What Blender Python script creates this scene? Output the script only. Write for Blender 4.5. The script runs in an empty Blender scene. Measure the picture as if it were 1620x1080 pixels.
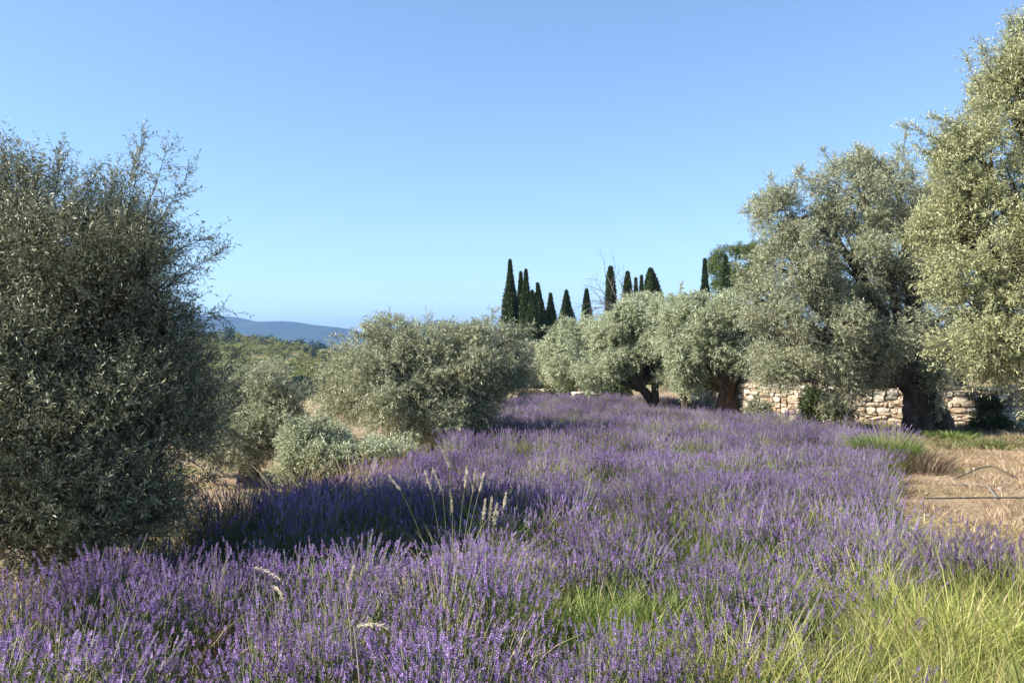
import bpy, math
import numpy as np
from mathutils import Vector, Euler

sc = bpy.context.scene
R = math.radians
rng = np.random.default_rng(7)
EYE, F = 1.7, 1296.0            # eye height (m), focal length in pixels of a 1620 px wide picture

# ------------------------------------------------------------------ camera
cam_d = bpy.data.cameras.new('camera')
cam = bpy.data.objects.new('camera', cam_d)
sc.collection.objects.link(cam)
cam.location = (0, 0, EYE)
cam.rotation_euler = (R(90), 0, 0)
cam_d.sensor_width = 36
cam_d.lens = 36 * F / 1620
cam_d.clip_start = 0.05
cam_d.clip_end = 30000
sc.camera = cam

# ------------------------------------------------------------------ sky and sun
SUN_EL, SUN_BACK = R(37), R(14)      # height; how far the sun stands behind the camera plane, seen to the left
to_sun = Vector((-math.cos(SUN_BACK) * math.cos(SUN_EL), -math.sin(SUN_BACK) * math.cos(SUN_EL), math.sin(SUN_EL)))
w = bpy.data.worlds.new('World'); sc.world = w; w.use_nodes = True
nt = w.node_tree; nt.nodes.clear()
sky = nt.nodes.new('ShaderNodeTexSky'); sky.sky_type = 'NISHITA'; sky.sun_disc = False
sky.sun_elevation = SUN_EL
sky.sun_rotation = math.atan2(to_sun.x, to_sun.y)
sky.altitude = 900; sky.air_density = 1.0; sky.dust_density = 0.0; sky.ozone_density = 2.3
bg = nt.nodes.new('ShaderNodeBackground'); bg.inputs[1].default_value = 0.097
out = nt.nodes.new('ShaderNodeOutputWorld')
gam = nt.nodes.new('ShaderNodeGamma'); gam.inputs[1].default_value = .8
tnt = nt.nodes.new('ShaderNodeMix'); tnt.data_type = 'RGBA'; tnt.blend_type = 'MULTIPLY'; tnt.inputs[0].default_value = 1; tnt.inputs[7].default_value = (.85, .99, 1.13, 1)
nt.links.new(sky.outputs[0], gam.inputs[0]); nt.links.new(gam.outputs[0], tnt.inputs[6]); nt.links.new(tnt.outputs[2], bg.inputs[0]); nt.links.new(bg.outputs[0], out.inputs[0])
sd = bpy.data.lights.new('sun', 'SUN'); sd.energy = 5.0; sd.angle = R(0.5); sd.color = (1.0, 0.93, 0.82)
sun = bpy.data.objects.new('sun', sd); sc.collection.objects.link(sun)
sun.rotation_euler = to_sun.to_track_quat('Z', 'Y').to_euler()
sc.view_settings.view_transform = 'Standard'; sc.view_settings.look = 'None'
sc.view_settings.exposure = 1.55; sc.view_settings.gamma = 1
sc.render.engine = 'CYCLES'
cy = sc.cycles
cy.max_bounces = 5; cy.diffuse_bounces = 3; cy.glossy_bounces = 2; cy.transmission_bounces = 3
cy.volume_bounces = 0; cy.transparent_max_bounces = 8; cy.use_denoising = True; cy.denoiser = 'OPENIMAGEDENOISE'; cy.denoising_prefilter = 'ACCURATE'; cy.denoising_input_passes = 'RGB_ALBEDO_NORMAL'
cy.caustics_reflective = False; cy.caustics_refractive = False
cy.sample_clamp_indirect = 4

# ------------------------------------------------------------------ helpers
def P(px, py, Y):
    """point seen at pixel (px, py) of the photograph, Y metres ahead"""
    return np.array([(px - 810) / F * Y, Y, EYE + (540 - py) / F * Y])

def smooth(a, b, x):
    t = np.clip((np.asarray(x, float) - a) / (b - a), 0, 1); return t * t * (3 - 2 * t)

_ph = np.random.default_rng(3).uniform(0, 6.28, (24,))
def nz(x, y, s=1.0, o=0):
    x = np.asarray(x, float) * s; y = np.asarray(y, float) * s; v = 0; a = 1; tot = 0
    for k in range(4):
        c, d = math.cos(1.3 * k + o), math.sin(1.3 * k + o)
        u, t = x * c + y * d, -x * d + y * c
        v = v + a * (np.sin(u * 1.7 + _ph[(k + o) % 24] + 1.3 * np.sin(t * 1.1 + _ph[(k + 5 + o) % 24])) * np.sin(t * 1.9 + _ph[(k + 9 + o) % 24] + np.sin(u * .8)))
        tot += a; a *= .55; x = x * 1.9; y = y * 1.9
    return v / tot

EDGE_Y = [-20, 0, 4.4, 8.5, 11, 13.4, 20, 26.5, 34, 60]
EDGE_X = [-3.4, -3.0, -2.85, -2.6, -1.6, -1.2, -.8, -.45, .1, 1.0]
def edge_left(y): return np.interp(y, EDGE_Y, EDGE_X)
WALL = [(7.6, 36.0), (7.75, 26.0), (8.8, 25.0), (13.2, 23.2), (22.0, 21.5)]
def wall_y(x): return np.where(np.asarray(x) < 7.6, 90., np.interp(x, [p[0] for p in WALL], [p[1] for p in WALL]))
HP = ([-2500, 0, 200, 345, 400, 450, 500, 560, 640, 760, 900, 1400, 2600],
      [510, 520, 528, 533, 541, 549, 558, 574, 592, 605, 612, 612, 600])
def row(x, y):
    """0 in the gap between rows, 1 on a row; rows run across the field every 3.1 m"""
    ph = (y - .10 * x + .35 * nz(x, y, .35, 2) - 6.6) / 3.1
    return .5 - .5 * np.cos(2 * np.pi * ph)
def ground(x, y):
    x = np.asarray(x, float); y = np.asarray(y, float)
    yy = np.minimum(y, 45.0)
    z = -.03 * yy
    # the lower terrace on the left
    e = edge_left(y) - .25
    drop = smooth(0, 1.9, e - x) * np.interp(y, [-10, 4, 12, 24, 40, 70], [1.1, 1.15, 1.3, 1.45, 1.3, .6])
    z = z - drop
    # upper terrace behind the dry stone wall
    s = smooth(.12, .22, (y - wall_y(x))) * (x > 7.4) * (y < 80)
    s = s * (1 - smooth(30, 35, y) * (1 - smooth(9, 22, x)))
    z = z + s * .93
    z = z + s * np.clip(y - 30, 0, 60) * .02
    # valley and the hillside across it
    far = smooth(50, 140, y)
    z = z * (1 - far) + far * (-14)
    px = 810 + F * x / np.maximum(y, 1)
    top = np.interp(px, HP[0], HP[1])
    H = EYE + (540 - top) / F * 430
    sh = smooth(150, 430, y)
    z = z + sh * (H + 14) * (1 + .05 * nz(x, y, .02, 2) * (1 - sh)) - smooth(430, 800, y) * 22
    z = z + .17 * (row(x, y) - .5) * smooth(12.5, 15, y) * smooth(36, 31, y) * smooth(6.5, 4, x) * smooth(.3, 1.0, x - edge_left(y) + .6)
    z = z + .05 * nz(x, y, .7, 1) * (1 - far) + far * 1.0 * nz(x, y, .012, 4)
    return z
def gz(x, y): return float(ground(x, y))
def on_field(px, py, h=.52):
    """place on the field whose plant tops (h above ground) show at that pixel"""
    d = (py - 540) / F
    Y = (EYE - h) / (d - .03)
    return (px - 810) / F * Y, Y

def link(o, parent=None):
    sc.collection.objects.link(o)
    if parent is not None: o.parent = parent
    return o

def tag(o, label=None, cat=None, group=None, kind=None):
    if label: o['label'] = label
    if cat: o['category'] = cat
    if group: o['group'] = group
    if kind: o['kind'] = kind
    return o

def empty(name, loc):
    o = bpy.data.objects.new(name, None); o.location = [float(c) for c in loc]; o.empty_display_size = .3
    return link(o)

def mesh_np(name, V, Q, mats, mi=None, attrs=None, smooth_=False):
    """mesh from numpy arrays; Q is (M, 3 or 4)"""
    me = bpy.data.meshes.new(name)
    V = np.asarray(V, np.float32); Q = np.asarray(Q, np.int32); M, k = Q.shape
    me.vertices.add(len(V)); me.vertices.foreach_set('co', V.ravel())
    me.loops.add(M * k); me.polygons.add(M)
    me.polygons.foreach_set('loop_start', np.arange(0, M * k, k, dtype=np.int32))
    me.loops.foreach_set('vertex_index', Q.ravel())
    if mi is not None: me.polygons.foreach_set('material_index', np.asarray(mi, np.int32))
    me.polygons.foreach_set('use_smooth', np.full(M, smooth_, bool))
    for an, av in (attrs or {}).items():
        a = me.attributes.new(an, 'FLOAT', 'FACE'); a.data.foreach_set('value', np.asarray(av, np.float32))
    me.update(calc_edges=True)
    for m in mats: me.materials.append(m)
    return me

class MB:
    """collects quads with material index and a random value per face"""
    def __init__(s): s.V = []; s.Q = []; s.M = []; s.A = []; s.n = 0
    def add(s, V, Q, mi=0, a=None):
        V = np.asarray(V, float); Q = np.asarray(Q, int)
        if Q.shape[1] == 3: Q = np.c_[Q, Q[:, 2]]
        s.V.append(V); s.Q.append(Q + s.n); s.n += len(V)
        s.M.append(np.full(len(Q), mi)); s.A.append(np.random.default_rng(len(s.V)).uniform(0, 1, len(Q)) if a is None else np.broadcast_to(a, (len(Q),)))
    def mesh(s, name, mats, smooth_=False):
        return mesh_np(name, np.concatenate(s.V), np.concatenate(s.Q), mats, np.concatenate(s.M), {'rnd': np.concatenate(s.A)}, smooth_)
    def obj(s, name, mats, parent=None, smooth_=False):
        me = s.mesh(name, mats, smooth_)
        if parent is not None:
            off = np.array(parent.location)
            co = np.concatenate(s.V).astype(np.float32) - off.astype(np.float32)
            me.vertices.foreach_set('co', co.ravel()); me.update()
        return link(bpy.data.objects.new(name, me), parent)

def tube(mb, pts, rad, nseg=8, gnarl=0., twist=0., mi=0, a=None, seed=0):
    """tapered tube along a polyline; gnarl adds flutes and bumps like old bark"""
    pts = np.asarray(pts, float); n = len(pts); rad = np.asarray(rad, float)
    r_ = np.random.default_rng(seed + 11)
    T = np.gradient(pts, axis=0); T /= np.linalg.norm(T, axis=1)[:, None] + 1e-9
    ref = np.array([0.3, 1, 0.1]); N = np.cross(T, ref); N /= np.linalg.norm(N, axis=1)[:, None] + 1e-9
    B = np.cross(T, N)
    ang = np.linspace(0, 2 * np.pi, nseg, endpoint=False)
    k = np.linspace(0, 1, n)
    p1, p2, p3 = r_.uniform(0, 6.28, 3)
    rr = rad[:, None] * (1 + gnarl * (.55 * np.sin(3 * ang[None] + p1 + twist * k[:, None]) + .45 * np.sin(5 * ang[None] + p2 - twist * 1.5 * k[:, None])
                                     + .35 * np.sin(7 * ang[None] + p3 + 9 * k[:, None])) + gnarl * .3 * r_.normal(0, 1, (n, nseg)))
    V = pts[:, None] + rr[..., None] * (np.cos(ang)[None, :, None] * N[:, None] + np.sin(ang)[None, :, None] * B[:, None])
    V = V.reshape(-1, 3)
    i, j = np.meshgrid(np.arange(n - 1), np.arange(nseg), indexing='ij')
    a0 = (i * nseg + j).ravel(); a1 = (i * nseg + (j + 1) % nseg).ravel()
    mb.add(V, np.c_[a0, a1, a1 + nseg, a0 + nseg], mi, a)

def bez(p0, p1, p2, n):
    t = np.linspace(0, 1, n)[:, None]
    return (1 - t) ** 2 * p0 + 2 * t * (1 - t) * p1 + t * t * p2

def unit(v): return v / (np.linalg.norm(v, axis=-1, keepdims=True) + 1e-9)

# ------------------------------------------------------------------ materials
def mat(name):
    m = bpy.data.materials.new(name); m.use_nodes = True; t = m.node_tree; t.nodes.clear()
    o = t.nodes.new('ShaderNodeOutputMaterial'); return m, t, o
def N(t, kind, **kw):
    n = t.nodes.new(kind)
    for k, v in kw.items(): setattr(n, k, v)
    return n
def ramp(t, fac, stops):
    r = N(t, 'ShaderNodeValToRGB'); els = r.color_ramp.elements
    while len(els) < len(stops): els.new(.5)
    for e, (p, c) in zip(els, stops): e.position = p; e.color = (*c, 1)
    t.links.new(fac, r.inputs[0]); return r.outputs[0]
def mixc(t, f, a, b, bt='MIX'):
    m = N(t, 'ShaderNodeMix', data_type='RGBA', blend_type=bt)
    for s, v in ((m.inputs[0], f), (m.inputs[6], a), (m.inputs[7], b)):
        if isinstance(v, (int, float)): s.default_value = v
        elif isinstance(v, tuple): s.default_value = (*v, 1)
        else: t.links.new(v, s)
    return m.outputs[2]
def noise(t, scale, detail=4, vec=None, rough=.6):
    n = N(t, 'ShaderNodeTexNoise'); n.inputs['Scale'].default_value = scale; n.inputs['Detail'].default_value = detail
    n.inputs['Roughness'].default_value = rough
    if vec is not None: t.links.new(vec, n.inputs['Vector'])
    return n.outputs['Fac']

def leaf_mat(name, stops, under=None, trans=.25, rough=.5, spec=.4, tcol=None, instancer=False):
    m, t, o = mat(name)
    at = N(t, 'ShaderNodeAttribute', attribute_name='rnd')
    c = ramp(t, at.outputs['Fac'], stops)
    if instancer:
        ai = N(t, 'ShaderNodeAttribute', attribute_type='INSTANCER', attribute_name='tint')
        k = N(t, 'ShaderNodeMapRange'); k.inputs[1].default_value = 0; k.inputs[2].default_value = 1; k.inputs[3].default_value = .72; k.inputs[4].default_value = 1.3
        t.links.new(ai.outputs['Fac'], k.inputs[0])
        vm = N(t, 'ShaderNodeVectorMath', operation='SCALE'); t.links.new(c, vm.inputs[0]); t.links.new(k.outputs[0], vm.inputs['Scale']); c = vm.outputs[0]
    if under:
        g = N(t, 'ShaderNodeNewGeometry'); c = mixc(t, g.outputs['Backfacing'], c, under)
    p = N(t, 'ShaderNodeBsdfPrincipled'); t.links.new(c, p.inputs['Base Color'])
    p.inputs['Roughness'].default_value = rough; p.inputs['Specular IOR Level'].default_value = spec
    tr = N(t, 'ShaderNodeBsdfTranslucent')
    if tcol: t.links.new(mixc(t, 1.0, c, tcol, 'MULTIPLY'), tr.inputs[0])
    else: t.links.new(c, tr.inputs[0])
    mx = N(t, 'ShaderNodeMixShader'); mx.inputs[0].default_value = trans
    t.links.new(p.outputs[0], mx.inputs[1]); t.links.new(tr.outputs[0], mx.inputs[2]); t.links.new(mx.outputs[0], o.inputs[0])
    return m

OL = leaf_mat('olive_leaf', [(0, (.125, .135, .07)), (.45, (.23, .245, .14)), (.8, (.33, .345, .22)), (.95, (.37, .35, .19)), (1, (.30, .21, .11))],
              under=(.44, .465, .31), trans=.25, rough=.5, spec=.4)
OLY = leaf_mat('olive_leaf_yellow', [(0, (.13, .15, .055)), (.4, (.25, .275, .12)), (.75, (.37, .385, .19)), (.92, (.43, .385, .18)), (1, (.35, .24, .11))],
               under=(.49, .50, .30), trans=.28, rough=.5, spec=.4)
OLD = leaf_mat('olive_leaf_shade_dark', [(0, (.07, .075, .033)), (.5, (.14, .15, .072)), (.85, (.215, .225, .11)), (1, (.25, .20, .09))],
               under=(.25, .265, .18), trans=.16, rough=.5, spec=.4)  # darker olive leaf copy; the left tree's shade is part of this colour
OLS = leaf_mat('olive_leaf_silver', [(0, (.17, .20, .105)), (.5, (.29, .33, .19)), (.93, (.40, .43, .265)), (1, (.37, .30, .15))],
               under=(.49, .53, .36), trans=.25, rough=.45, spec=.4)
CYP = leaf_mat('cypress_spray', [(0, (.018, .034, .012)), (.6, (.045, .072, .024)), (1, (.09, .12, .04))], trans=.08, rough=.7, spec=.2)
PINE = leaf_mat('pine_needle', [(0, (.035, .055, .014)), (.6, (.10, .135, .035)), (1, (.19, .22, .07))], trans=.12, rough=.6, spec=.25)
SCRUB = leaf_mat('scrub_leaf', [(0, (.085, .11, .022)), (.5, (.20, .215, .05)), (1, (.38, .33, .10))], trans=.1, rough=.7, spec=.2)
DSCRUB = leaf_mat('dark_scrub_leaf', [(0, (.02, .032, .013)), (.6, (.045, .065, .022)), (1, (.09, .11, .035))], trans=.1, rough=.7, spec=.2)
LAVH = leaf_mat('lavender_flower', [(0, (.105, .055, .165)), (.35, (.225, .13, .335)), (.7, (.38, .243, .53)), (.93, (.56, .42, .72)), (1, (.39, .28, .26))],
                trans=.22, rough=.75, spec=.15, instancer=True)
LAVS = leaf_mat('lavender_stem', [(0, (.09, .12, .05)), (.5, (.17, .205, .095)), (.85, (.26, .28, .15)), (1, (.34, .28, .15))], trans=.2, rough=.7, spec=.2, instancer=True)
GRG = leaf_mat('green_grass', [(0, (.075, .12, .025)), (.5, (.15, .205, .045)), (.85, (.25, .29, .08)), (1, (.36, .32, .15))], trans=.35, rough=.55, spec=.3, instancer=True)
GRY = leaf_mat('yellow_green_grass', [(0, (.17, .205, .045)), (.5, (.30, .335, .085)), (.8, (.41, .405, .13)), (1, (.52, .43, .22))], trans=.35, rough=.55, spec=.3, instancer=True)
STRAW = leaf_mat('dry_straw', [(0, (.17, .11, .07)), (.5, (.29, .21, .13)), (.85, (.42, .33, .21)), (1, (.50, .42, .30))], trans=.2, rough=.7, spec=.2, instancer=True)
PLUME = leaf_mat('dry_plume', [(0, (.468, .399, .281)), (1, (.663, .603, .468))], trans=.35, rough=.8, spec=.1)
PSTEM = leaf_mat('plume_stem', [(0, (.10, .12, .05)), (1, (.30, .28, .15))], trans=.2, rough=.6, spec=.2)
TUFT = leaf_mat('tuft_blade', [(0, (.06, .105, .022)), (.6, (.13, .19, .04)), (1, (.26, .29, .09))], trans=.35, rough=.55, spec=.3)
BRUSH = leaf_mat('dry_brush', [(0, (.09, .065, .045)), (.6, (.18, .135, .09)), (1, (.32, .255, .17))], trans=.1, rough=.8, spec=.1)
WEED = leaf_mat('ground_weed', [(0, (.05, .075, .022)), (.6, (.11, .13, .04)), (1, (.24, .22, .09))], trans=.25, rough=.6, spec=.2, instancer=True)

def bark_mat(name, c0, c1, c2):
    m, t, o = mat(name)
    tc = N(t, 'ShaderNodeTexCoord'); mp = N(t, 'ShaderNodeMapping'); mp.inputs['Scale'].default_value = (1, 1, .35)
    t.links.new(tc.outputs['Object'], mp.inputs[0])
    f = noise(t, 9, 6, mp.outputs[0], .7)
    c = ramp(t, f, [(.3, c0), (.52, c1), (.72, c2)])
    p = N(t, 'ShaderNodeBsdfPrincipled'); t.links.new(c, p.inputs[0]); p.inputs['Roughness'].default_value = .9; p.inputs['Specular IOR Level'].default_value = .15
    b = N(t, 'ShaderNodeBump'); b.inputs['Strength'].default_value = .9; b.inputs['Distance'].default_value = .05
    t.links.new(noise(t, 16, 6, mp.outputs[0], .75), b.inputs['Height']); t.links.new(b.outputs[0], p.inputs['Normal'])
    t.links.new(p.outputs[0], o.inputs[0]); return m
BARK = bark_mat('olive_bark', (.025, .019, .015), (.072, .055, .041), (.138, .110, .083))
TBARK = bark_mat('red_brown_bark', (.03, .021, .015), (.11, .072, .045), (.24, .165, .11))
DEADB = bark_mat('dead_wood', (.06, .05, .045), (.10, .09, .08), (.16, .14, .12))

def ground_mat():
    m, t, o = mat('soil_and_straw')
    tc = N(t, 'ShaderNodeNewGeometry'); pos = tc.outputs['Position']
    f1 = noise(t, .55, 6, pos, .6); f2 = noise(t, 14, 5, pos, .7); f3 = noise(t, 60, 3, pos, .7)
    c = ramp(t, f2, [(.3, (.14, .09, .06)), (.5, (.26, .18, .12)), (.68, (.37, .285, .195))])
    c = mixc(t, .35, c, ramp(t, f3, [(.35, (0.120, 0.080, 0.048)), (.6, (0.384, 0.304, 0.192))]))
    g = ramp(t, f2, [(.3, (0.128, 0.120, 0.048)), (.7, (0.288, 0.256, 0.104))])
    r = N(t, 'ShaderNodeMapRange'); r.inputs[1].default_value = .5; r.inputs[2].default_value = .62; t.links.new(f1, r.inputs[0])
    c = mixc(t, r.outputs[0], c, g)
    # the far hillside is scrub and vineyard
    sx = N(t, 'ShaderNodeSeparateXYZ'); t.links.new(pos, sx.inputs[0])
    fr = N(t, 'ShaderNodeMapRange'); fr.inputs[1].default_value = 90; fr.inputs[2].default_value = 160; t.links.new(sx.outputs[1], fr.inputs[0])
    fh = noise(t, .035, 5, pos, .65)
    hc = ramp(t, fh, [(.35, (0.060, 0.080, 0.024)), (.5, (0.128, 0.136, 0.040)), (.62, (0.216, 0.168, 0.064)), (.75, (0.288, 0.192, 0.088))])
    c = mixc(t, fr.outputs[0], c, hc)
    p = N(t, 'ShaderNodeBsdfPrincipled'); t.links.new(c, p.inputs[0]); p.inputs['Roughness'].default_value = .95; p.inputs['Specular IOR Level'].default_value = .1
    b = N(t, 'ShaderNodeBump'); b.inputs['Strength'].default_value = .8; b.inputs['Distance'].default_value = .04
    t.links.new(f2, b.inputs['Height']); t.links.new(b.outputs[0], p.inputs['Normal'])
    t.links.new(p.outputs[0], o.inputs[0]); return m
GROUND = ground_mat()

def simple_mat(name, c0, c1, scale, rough=.8, bump=.3, spec=.3):
    m, t, o = mat(name); tc = N(t, 'ShaderNodeNewGeometry')
    f = noise(t, scale, 6, tc.outputs['Position'], .65)
    p = N(t, 'ShaderNodeBsdfPrincipled'); t.links.new(ramp(t, f, [(.3, c0), (.7, c1)]), p.inputs[0])
    p.inputs['Roughness'].default_value = rough; p.inputs['Specular IOR Level'].default_value = spec
    b = N(t, 'ShaderNodeBump'); b.inputs['Strength'].default_value = bump; b.inputs['Distance'].default_value = .02
    t.links.new(f, b.inputs['Height']); t.links.new(b.outputs[0], p.inputs['Normal'])
    t.links.new(p.outputs[0], o.inputs[0]); return m
PIPE = simple_mat('black_pipe', (.03, .028, .026), (.07, .06, .055), 30, .55, .1, .4)
GREYP = simple_mat('grey_hose', (.16, .15, .13), (.26, .24, .21), 30, .6, .1, .4)
MORTAR = simple_mat('wall_core', (.16, .12, .085), (.34, .27, .20), 12, .95, .8, .1)
FOREST = simple_mat('mountain_forest', (.02, .035, .03), (.05, .065, .045), .012, .95, 0, .05)
CREAM = simple_mat('pale_stone', (.336, .288, .216), (.496, .440, .344), 8, .9, .4, .1)
def stone_mat():
    m, t, o = mat('rubble_stone')
    at = N(t, 'ShaderNodeAttribute', attribute_name='rnd')
    c = ramp(t, at.outputs['Fac'], [(0, (.28, .21, .14)), (.3, (.43, .34, .24)), (.6, (.54, .45, .34)), (.85, (.62, .56, .46)), (1, (.36, .34, .31))])
    g = N(t, 'ShaderNodeNewGeometry'); f = noise(t, 18, 6, g.outputs['Position'], .7)
    c = mixc(t, 1.0, c, ramp(t, f, [(.25, (0.414, 0.386, 0.350)), (.6, (1, 1, 1))]), 'MULTIPLY')
    p = N(t, 'ShaderNodeBsdfPrincipled'); t.links.new(c, p.inputs[0]); p.inputs['Roughness'].default_value = .95; p.inputs['Specular IOR Level'].default_value = .1
    b = N(t, 'ShaderNodeBump'); b.inputs['Strength'].default_value = .8; b.inputs['Distance'].default_value = .03
    t.links.new(f, b.inputs['Height']); t.links.new(b.outputs[0], p.inputs['Normal']); t.links.new(p.outputs[0], o.inputs[0]); return m
STONE = stone_mat()

# ------------------------------------------------------------------ ground: one sheet out to the horizon
def build_ground():
    ys = np.concatenate([np.arange(-30, 0, 1.5), np.arange(0, 50, .25), np.arange(50, 100, 2.5), np.geomspace(100, 900, 90), np.geomspace(1000, 9000, 12)])
    u = np.concatenate([np.linspace(-1, -.35, 22)[:-1], np.linspace(-.35, .35, 151), np.linspace(.35, 1, 22)[1:]])
    Y, U = np.meshgrid(ys, u, indexing='ij')
    half = np.maximum(np.abs(Y) * 1.6, 55)
    X = U * half
    # close to the wall the sheet steps up behind it
    Z = ground(X, Y)
    V = np.stack([X, Y, Z], -1).reshape(-1, 3)
    n, k = Y.shape
    i, j = np.meshgrid(np.arange(n - 1), np.arange(k - 1), indexing='ij'); a = (i * k + j).ravel()
    me = mesh_np('ground', V, np.c_[a, a + 1, a + k + 1, a + k], [GROUND], smooth_=True)
    tag(link(bpy.data.objects.new('ground', me)), kind='structure')
build_ground()

def build_mountains():
    pxs = np.linspace(-1800, 3400, 420)
    prof = np.interp(pxs, [-1800, -600, 0, 345, 372, 408, 450, 500, 545, 562, 600, 660, 700, 722, 760, 900, 1300, 2000, 3400],
                     [522, 505, 499, 505, 506, 514, 512, 519, 524, 532, 526, 520, 510, 514, 525, 534, 536, 530, 520])
    D = 3200.
    r_ = np.random.default_rng(5)
    prof = prof + np.convolve(r_.normal(0, 1.2, 430), np.ones(11) / 4.5, 'valid')[:420] * .6
    rows = []
    for k, s in enumerate(np.linspace(0, 1, 40)):
        Y = 2350 + s * 1500
        shape = math.sin(min(s / .57, 1) * math.pi / 2) ** 1.3 if s < .57 else math.cos((s - .57) / .43 * math.pi / 2)
        H = (540 - prof) / F * D + 45
        x = (pxs - 810) / F * D
        z = -30 + shape * H * (1 + .06 * nz(x, Y, .004, 3) * (1 - shape))
        # spurs and gullies running down the slope
        z = z - (1 - shape) * shape * 70 * (nz(x, Y * .35, .006, 6) * .5 + .5)
        rows.append(np.c_[x, np.full_like(x, Y), z])
    V = np.concatenate(rows); k = len(pxs); n = 40
    i, j = np.meshgrid(np.arange(n - 1), np.arange(k - 1), indexing='ij'); a = (i * k + j).ravel()
    me = mesh_np('mountains', V, np.c_[a, a + 1, a + k + 1, a + k], [FOREST], smooth_=True)
    tag(link(bpy.data.objects.new('mountains', me)), kind='structure')
build_mountains()

# ------------------------------------------------------------------ dry stone wall
def stone(mb, c, sx, sy, sz, yaw, r_):
    """a rough block: subdivided box, corners pulled in and jittered"""
    g = np.array([(x, y, z) for x in (-1, 0, 1) for y in (-1, 0, 1) for z in (-1, 0, 1)], float)
    idx = {tuple(p): i for i, p in enumerate(g.astype(int))}
    Q = []
    for ax in range(3):
        o = [a for a in range(3) if a != ax]
        for s in (-1, 1):
            for a in (-1, 0):
                for b in (-1, 0):
                    q = []
                    for da, db in ((0, 0), (1, 0), (1, 1), (0, 1)):
                        p = [0, 0, 0]; p[ax] = s; p[o[0]] = a + da; p[o[1]] = b + db; q.append(idx[tuple(p)])
                    if (s > 0) != (ax == 1): pass
                    else: q = q[::-1]
                    Q.append(q)
    ln = np.abs(g).sum(1)
    k = np.where(ln == 3, .80, np.where(ln == 2, .92, 1.0))
    v = g * k[:, None] + r_.normal(0, .10, g.shape)
    v = v * np.array([sx, sy, sz]) / 2
    cc, ss = math.cos(yaw), math.sin(yaw)
    v = np.c_[v[:, 0] * cc - v[:, 1] * ss, v[:, 0] * ss + v[:, 1] * cc, v[:, 2]] + c
    mb.add(v, Q, 1, r_.uniform(0, 1))

def rubble_wall(name, pts, height, label, thick=.5, seed=1, ssz=.3, cap=True):
    r_ = np.random.default_rng(seed)
    root = empty(name, (pts[0][0], pts[0][1], gz(pts[0][0], pts[0][1] - .3)))
    tag(root, label, 'stone wall')
    mb = MB(); cb = MB()
    for (x0, y0), (x1, y1) in zip(pts[:-1], pts[1:]):
        L = math.hypot(x1 - x0, y1 - y0); yaw = math.atan2(y1 - y0, x1 - x0); dx, dy = (x1 - x0) / L, (y1 - y0) / L
        nx, ny = dy, -dx
        nseg = max(2, int(L / 1.0))
        for s in range(nseg):                        # inner core that shows as mortar and shadow between stones
            a, b = s / nseg, (s + 1) / nseg
            p = []
            for f in (a, b):
                cx, cyy = x0 + dx * L * f, y0 + dy * L * f
                zb = gz(cx, cyy - .5) - .15
                for side in (1, -1):
                    for top in (0, 1):
                        p.append((cx + nx * side * (thick / 2 - .035), cyy + ny * side * (thick / 2 - .035), zb if not top else zb + .08 + height))
            mb.add(p, [(0, 4, 5, 1), (2, 3, 7, 6), (1, 5, 7, 3), (0, 2, 6, 4), (0, 1, 3, 2), (4, 6, 7, 5)], 0, .5)
        z = 0; row = 0
        while z < height:
            h = r_.uniform(.6, 1.15) * ssz * .55
            s = -r_.uniform(0, .2)
            while s < L:
                w = r_.uniform(.35, 1.6) * ssz
                cs = s + w / 2
                cx, cyy = x0 + dx * cs, y0 + dy * cs
                zb = gz(cx, cyy - .5)
                hh = h * r_.uniform(.7, 1.3)
                stone(mb, (cx + nx * (thick / 2 - .08) + nx * r_.normal(0, .018), cyy + ny * (thick / 2 - .08) + ny * r_.normal(0, .018), zb + z + h / 2 + r_.normal(0, .03)),
                      w * .95, .22, hh * .97, yaw + r_.normal(0, .05), r_)
                s += w
            z += h; row += 1
        s = 0
        while cap and s < L:
            w = r_.uniform(.3, .7); cs = s + w / 2; cx, cyy = x0 + dx * cs, y0 + dy * cs
            stone(cb, (cx + nx * .02, cyy + ny * .02, gz(cx, cyy - .5) + height + .05 + r_.normal(0, .012)), w * .97, thick + .1, r_.uniform(.09, .14), yaw + r_.normal(0, .03), r_)
            s += w
    mb.obj('wall_face', [MORTAR, STONE], root)
    if cap: cb.obj('coping', [MORTAR, STONE], root)
rubble_wall('stone_wall', WALL, 1.0, 'long pale dry stone retaining wall behind the trunks of the right hand olives', seed=3)

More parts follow.
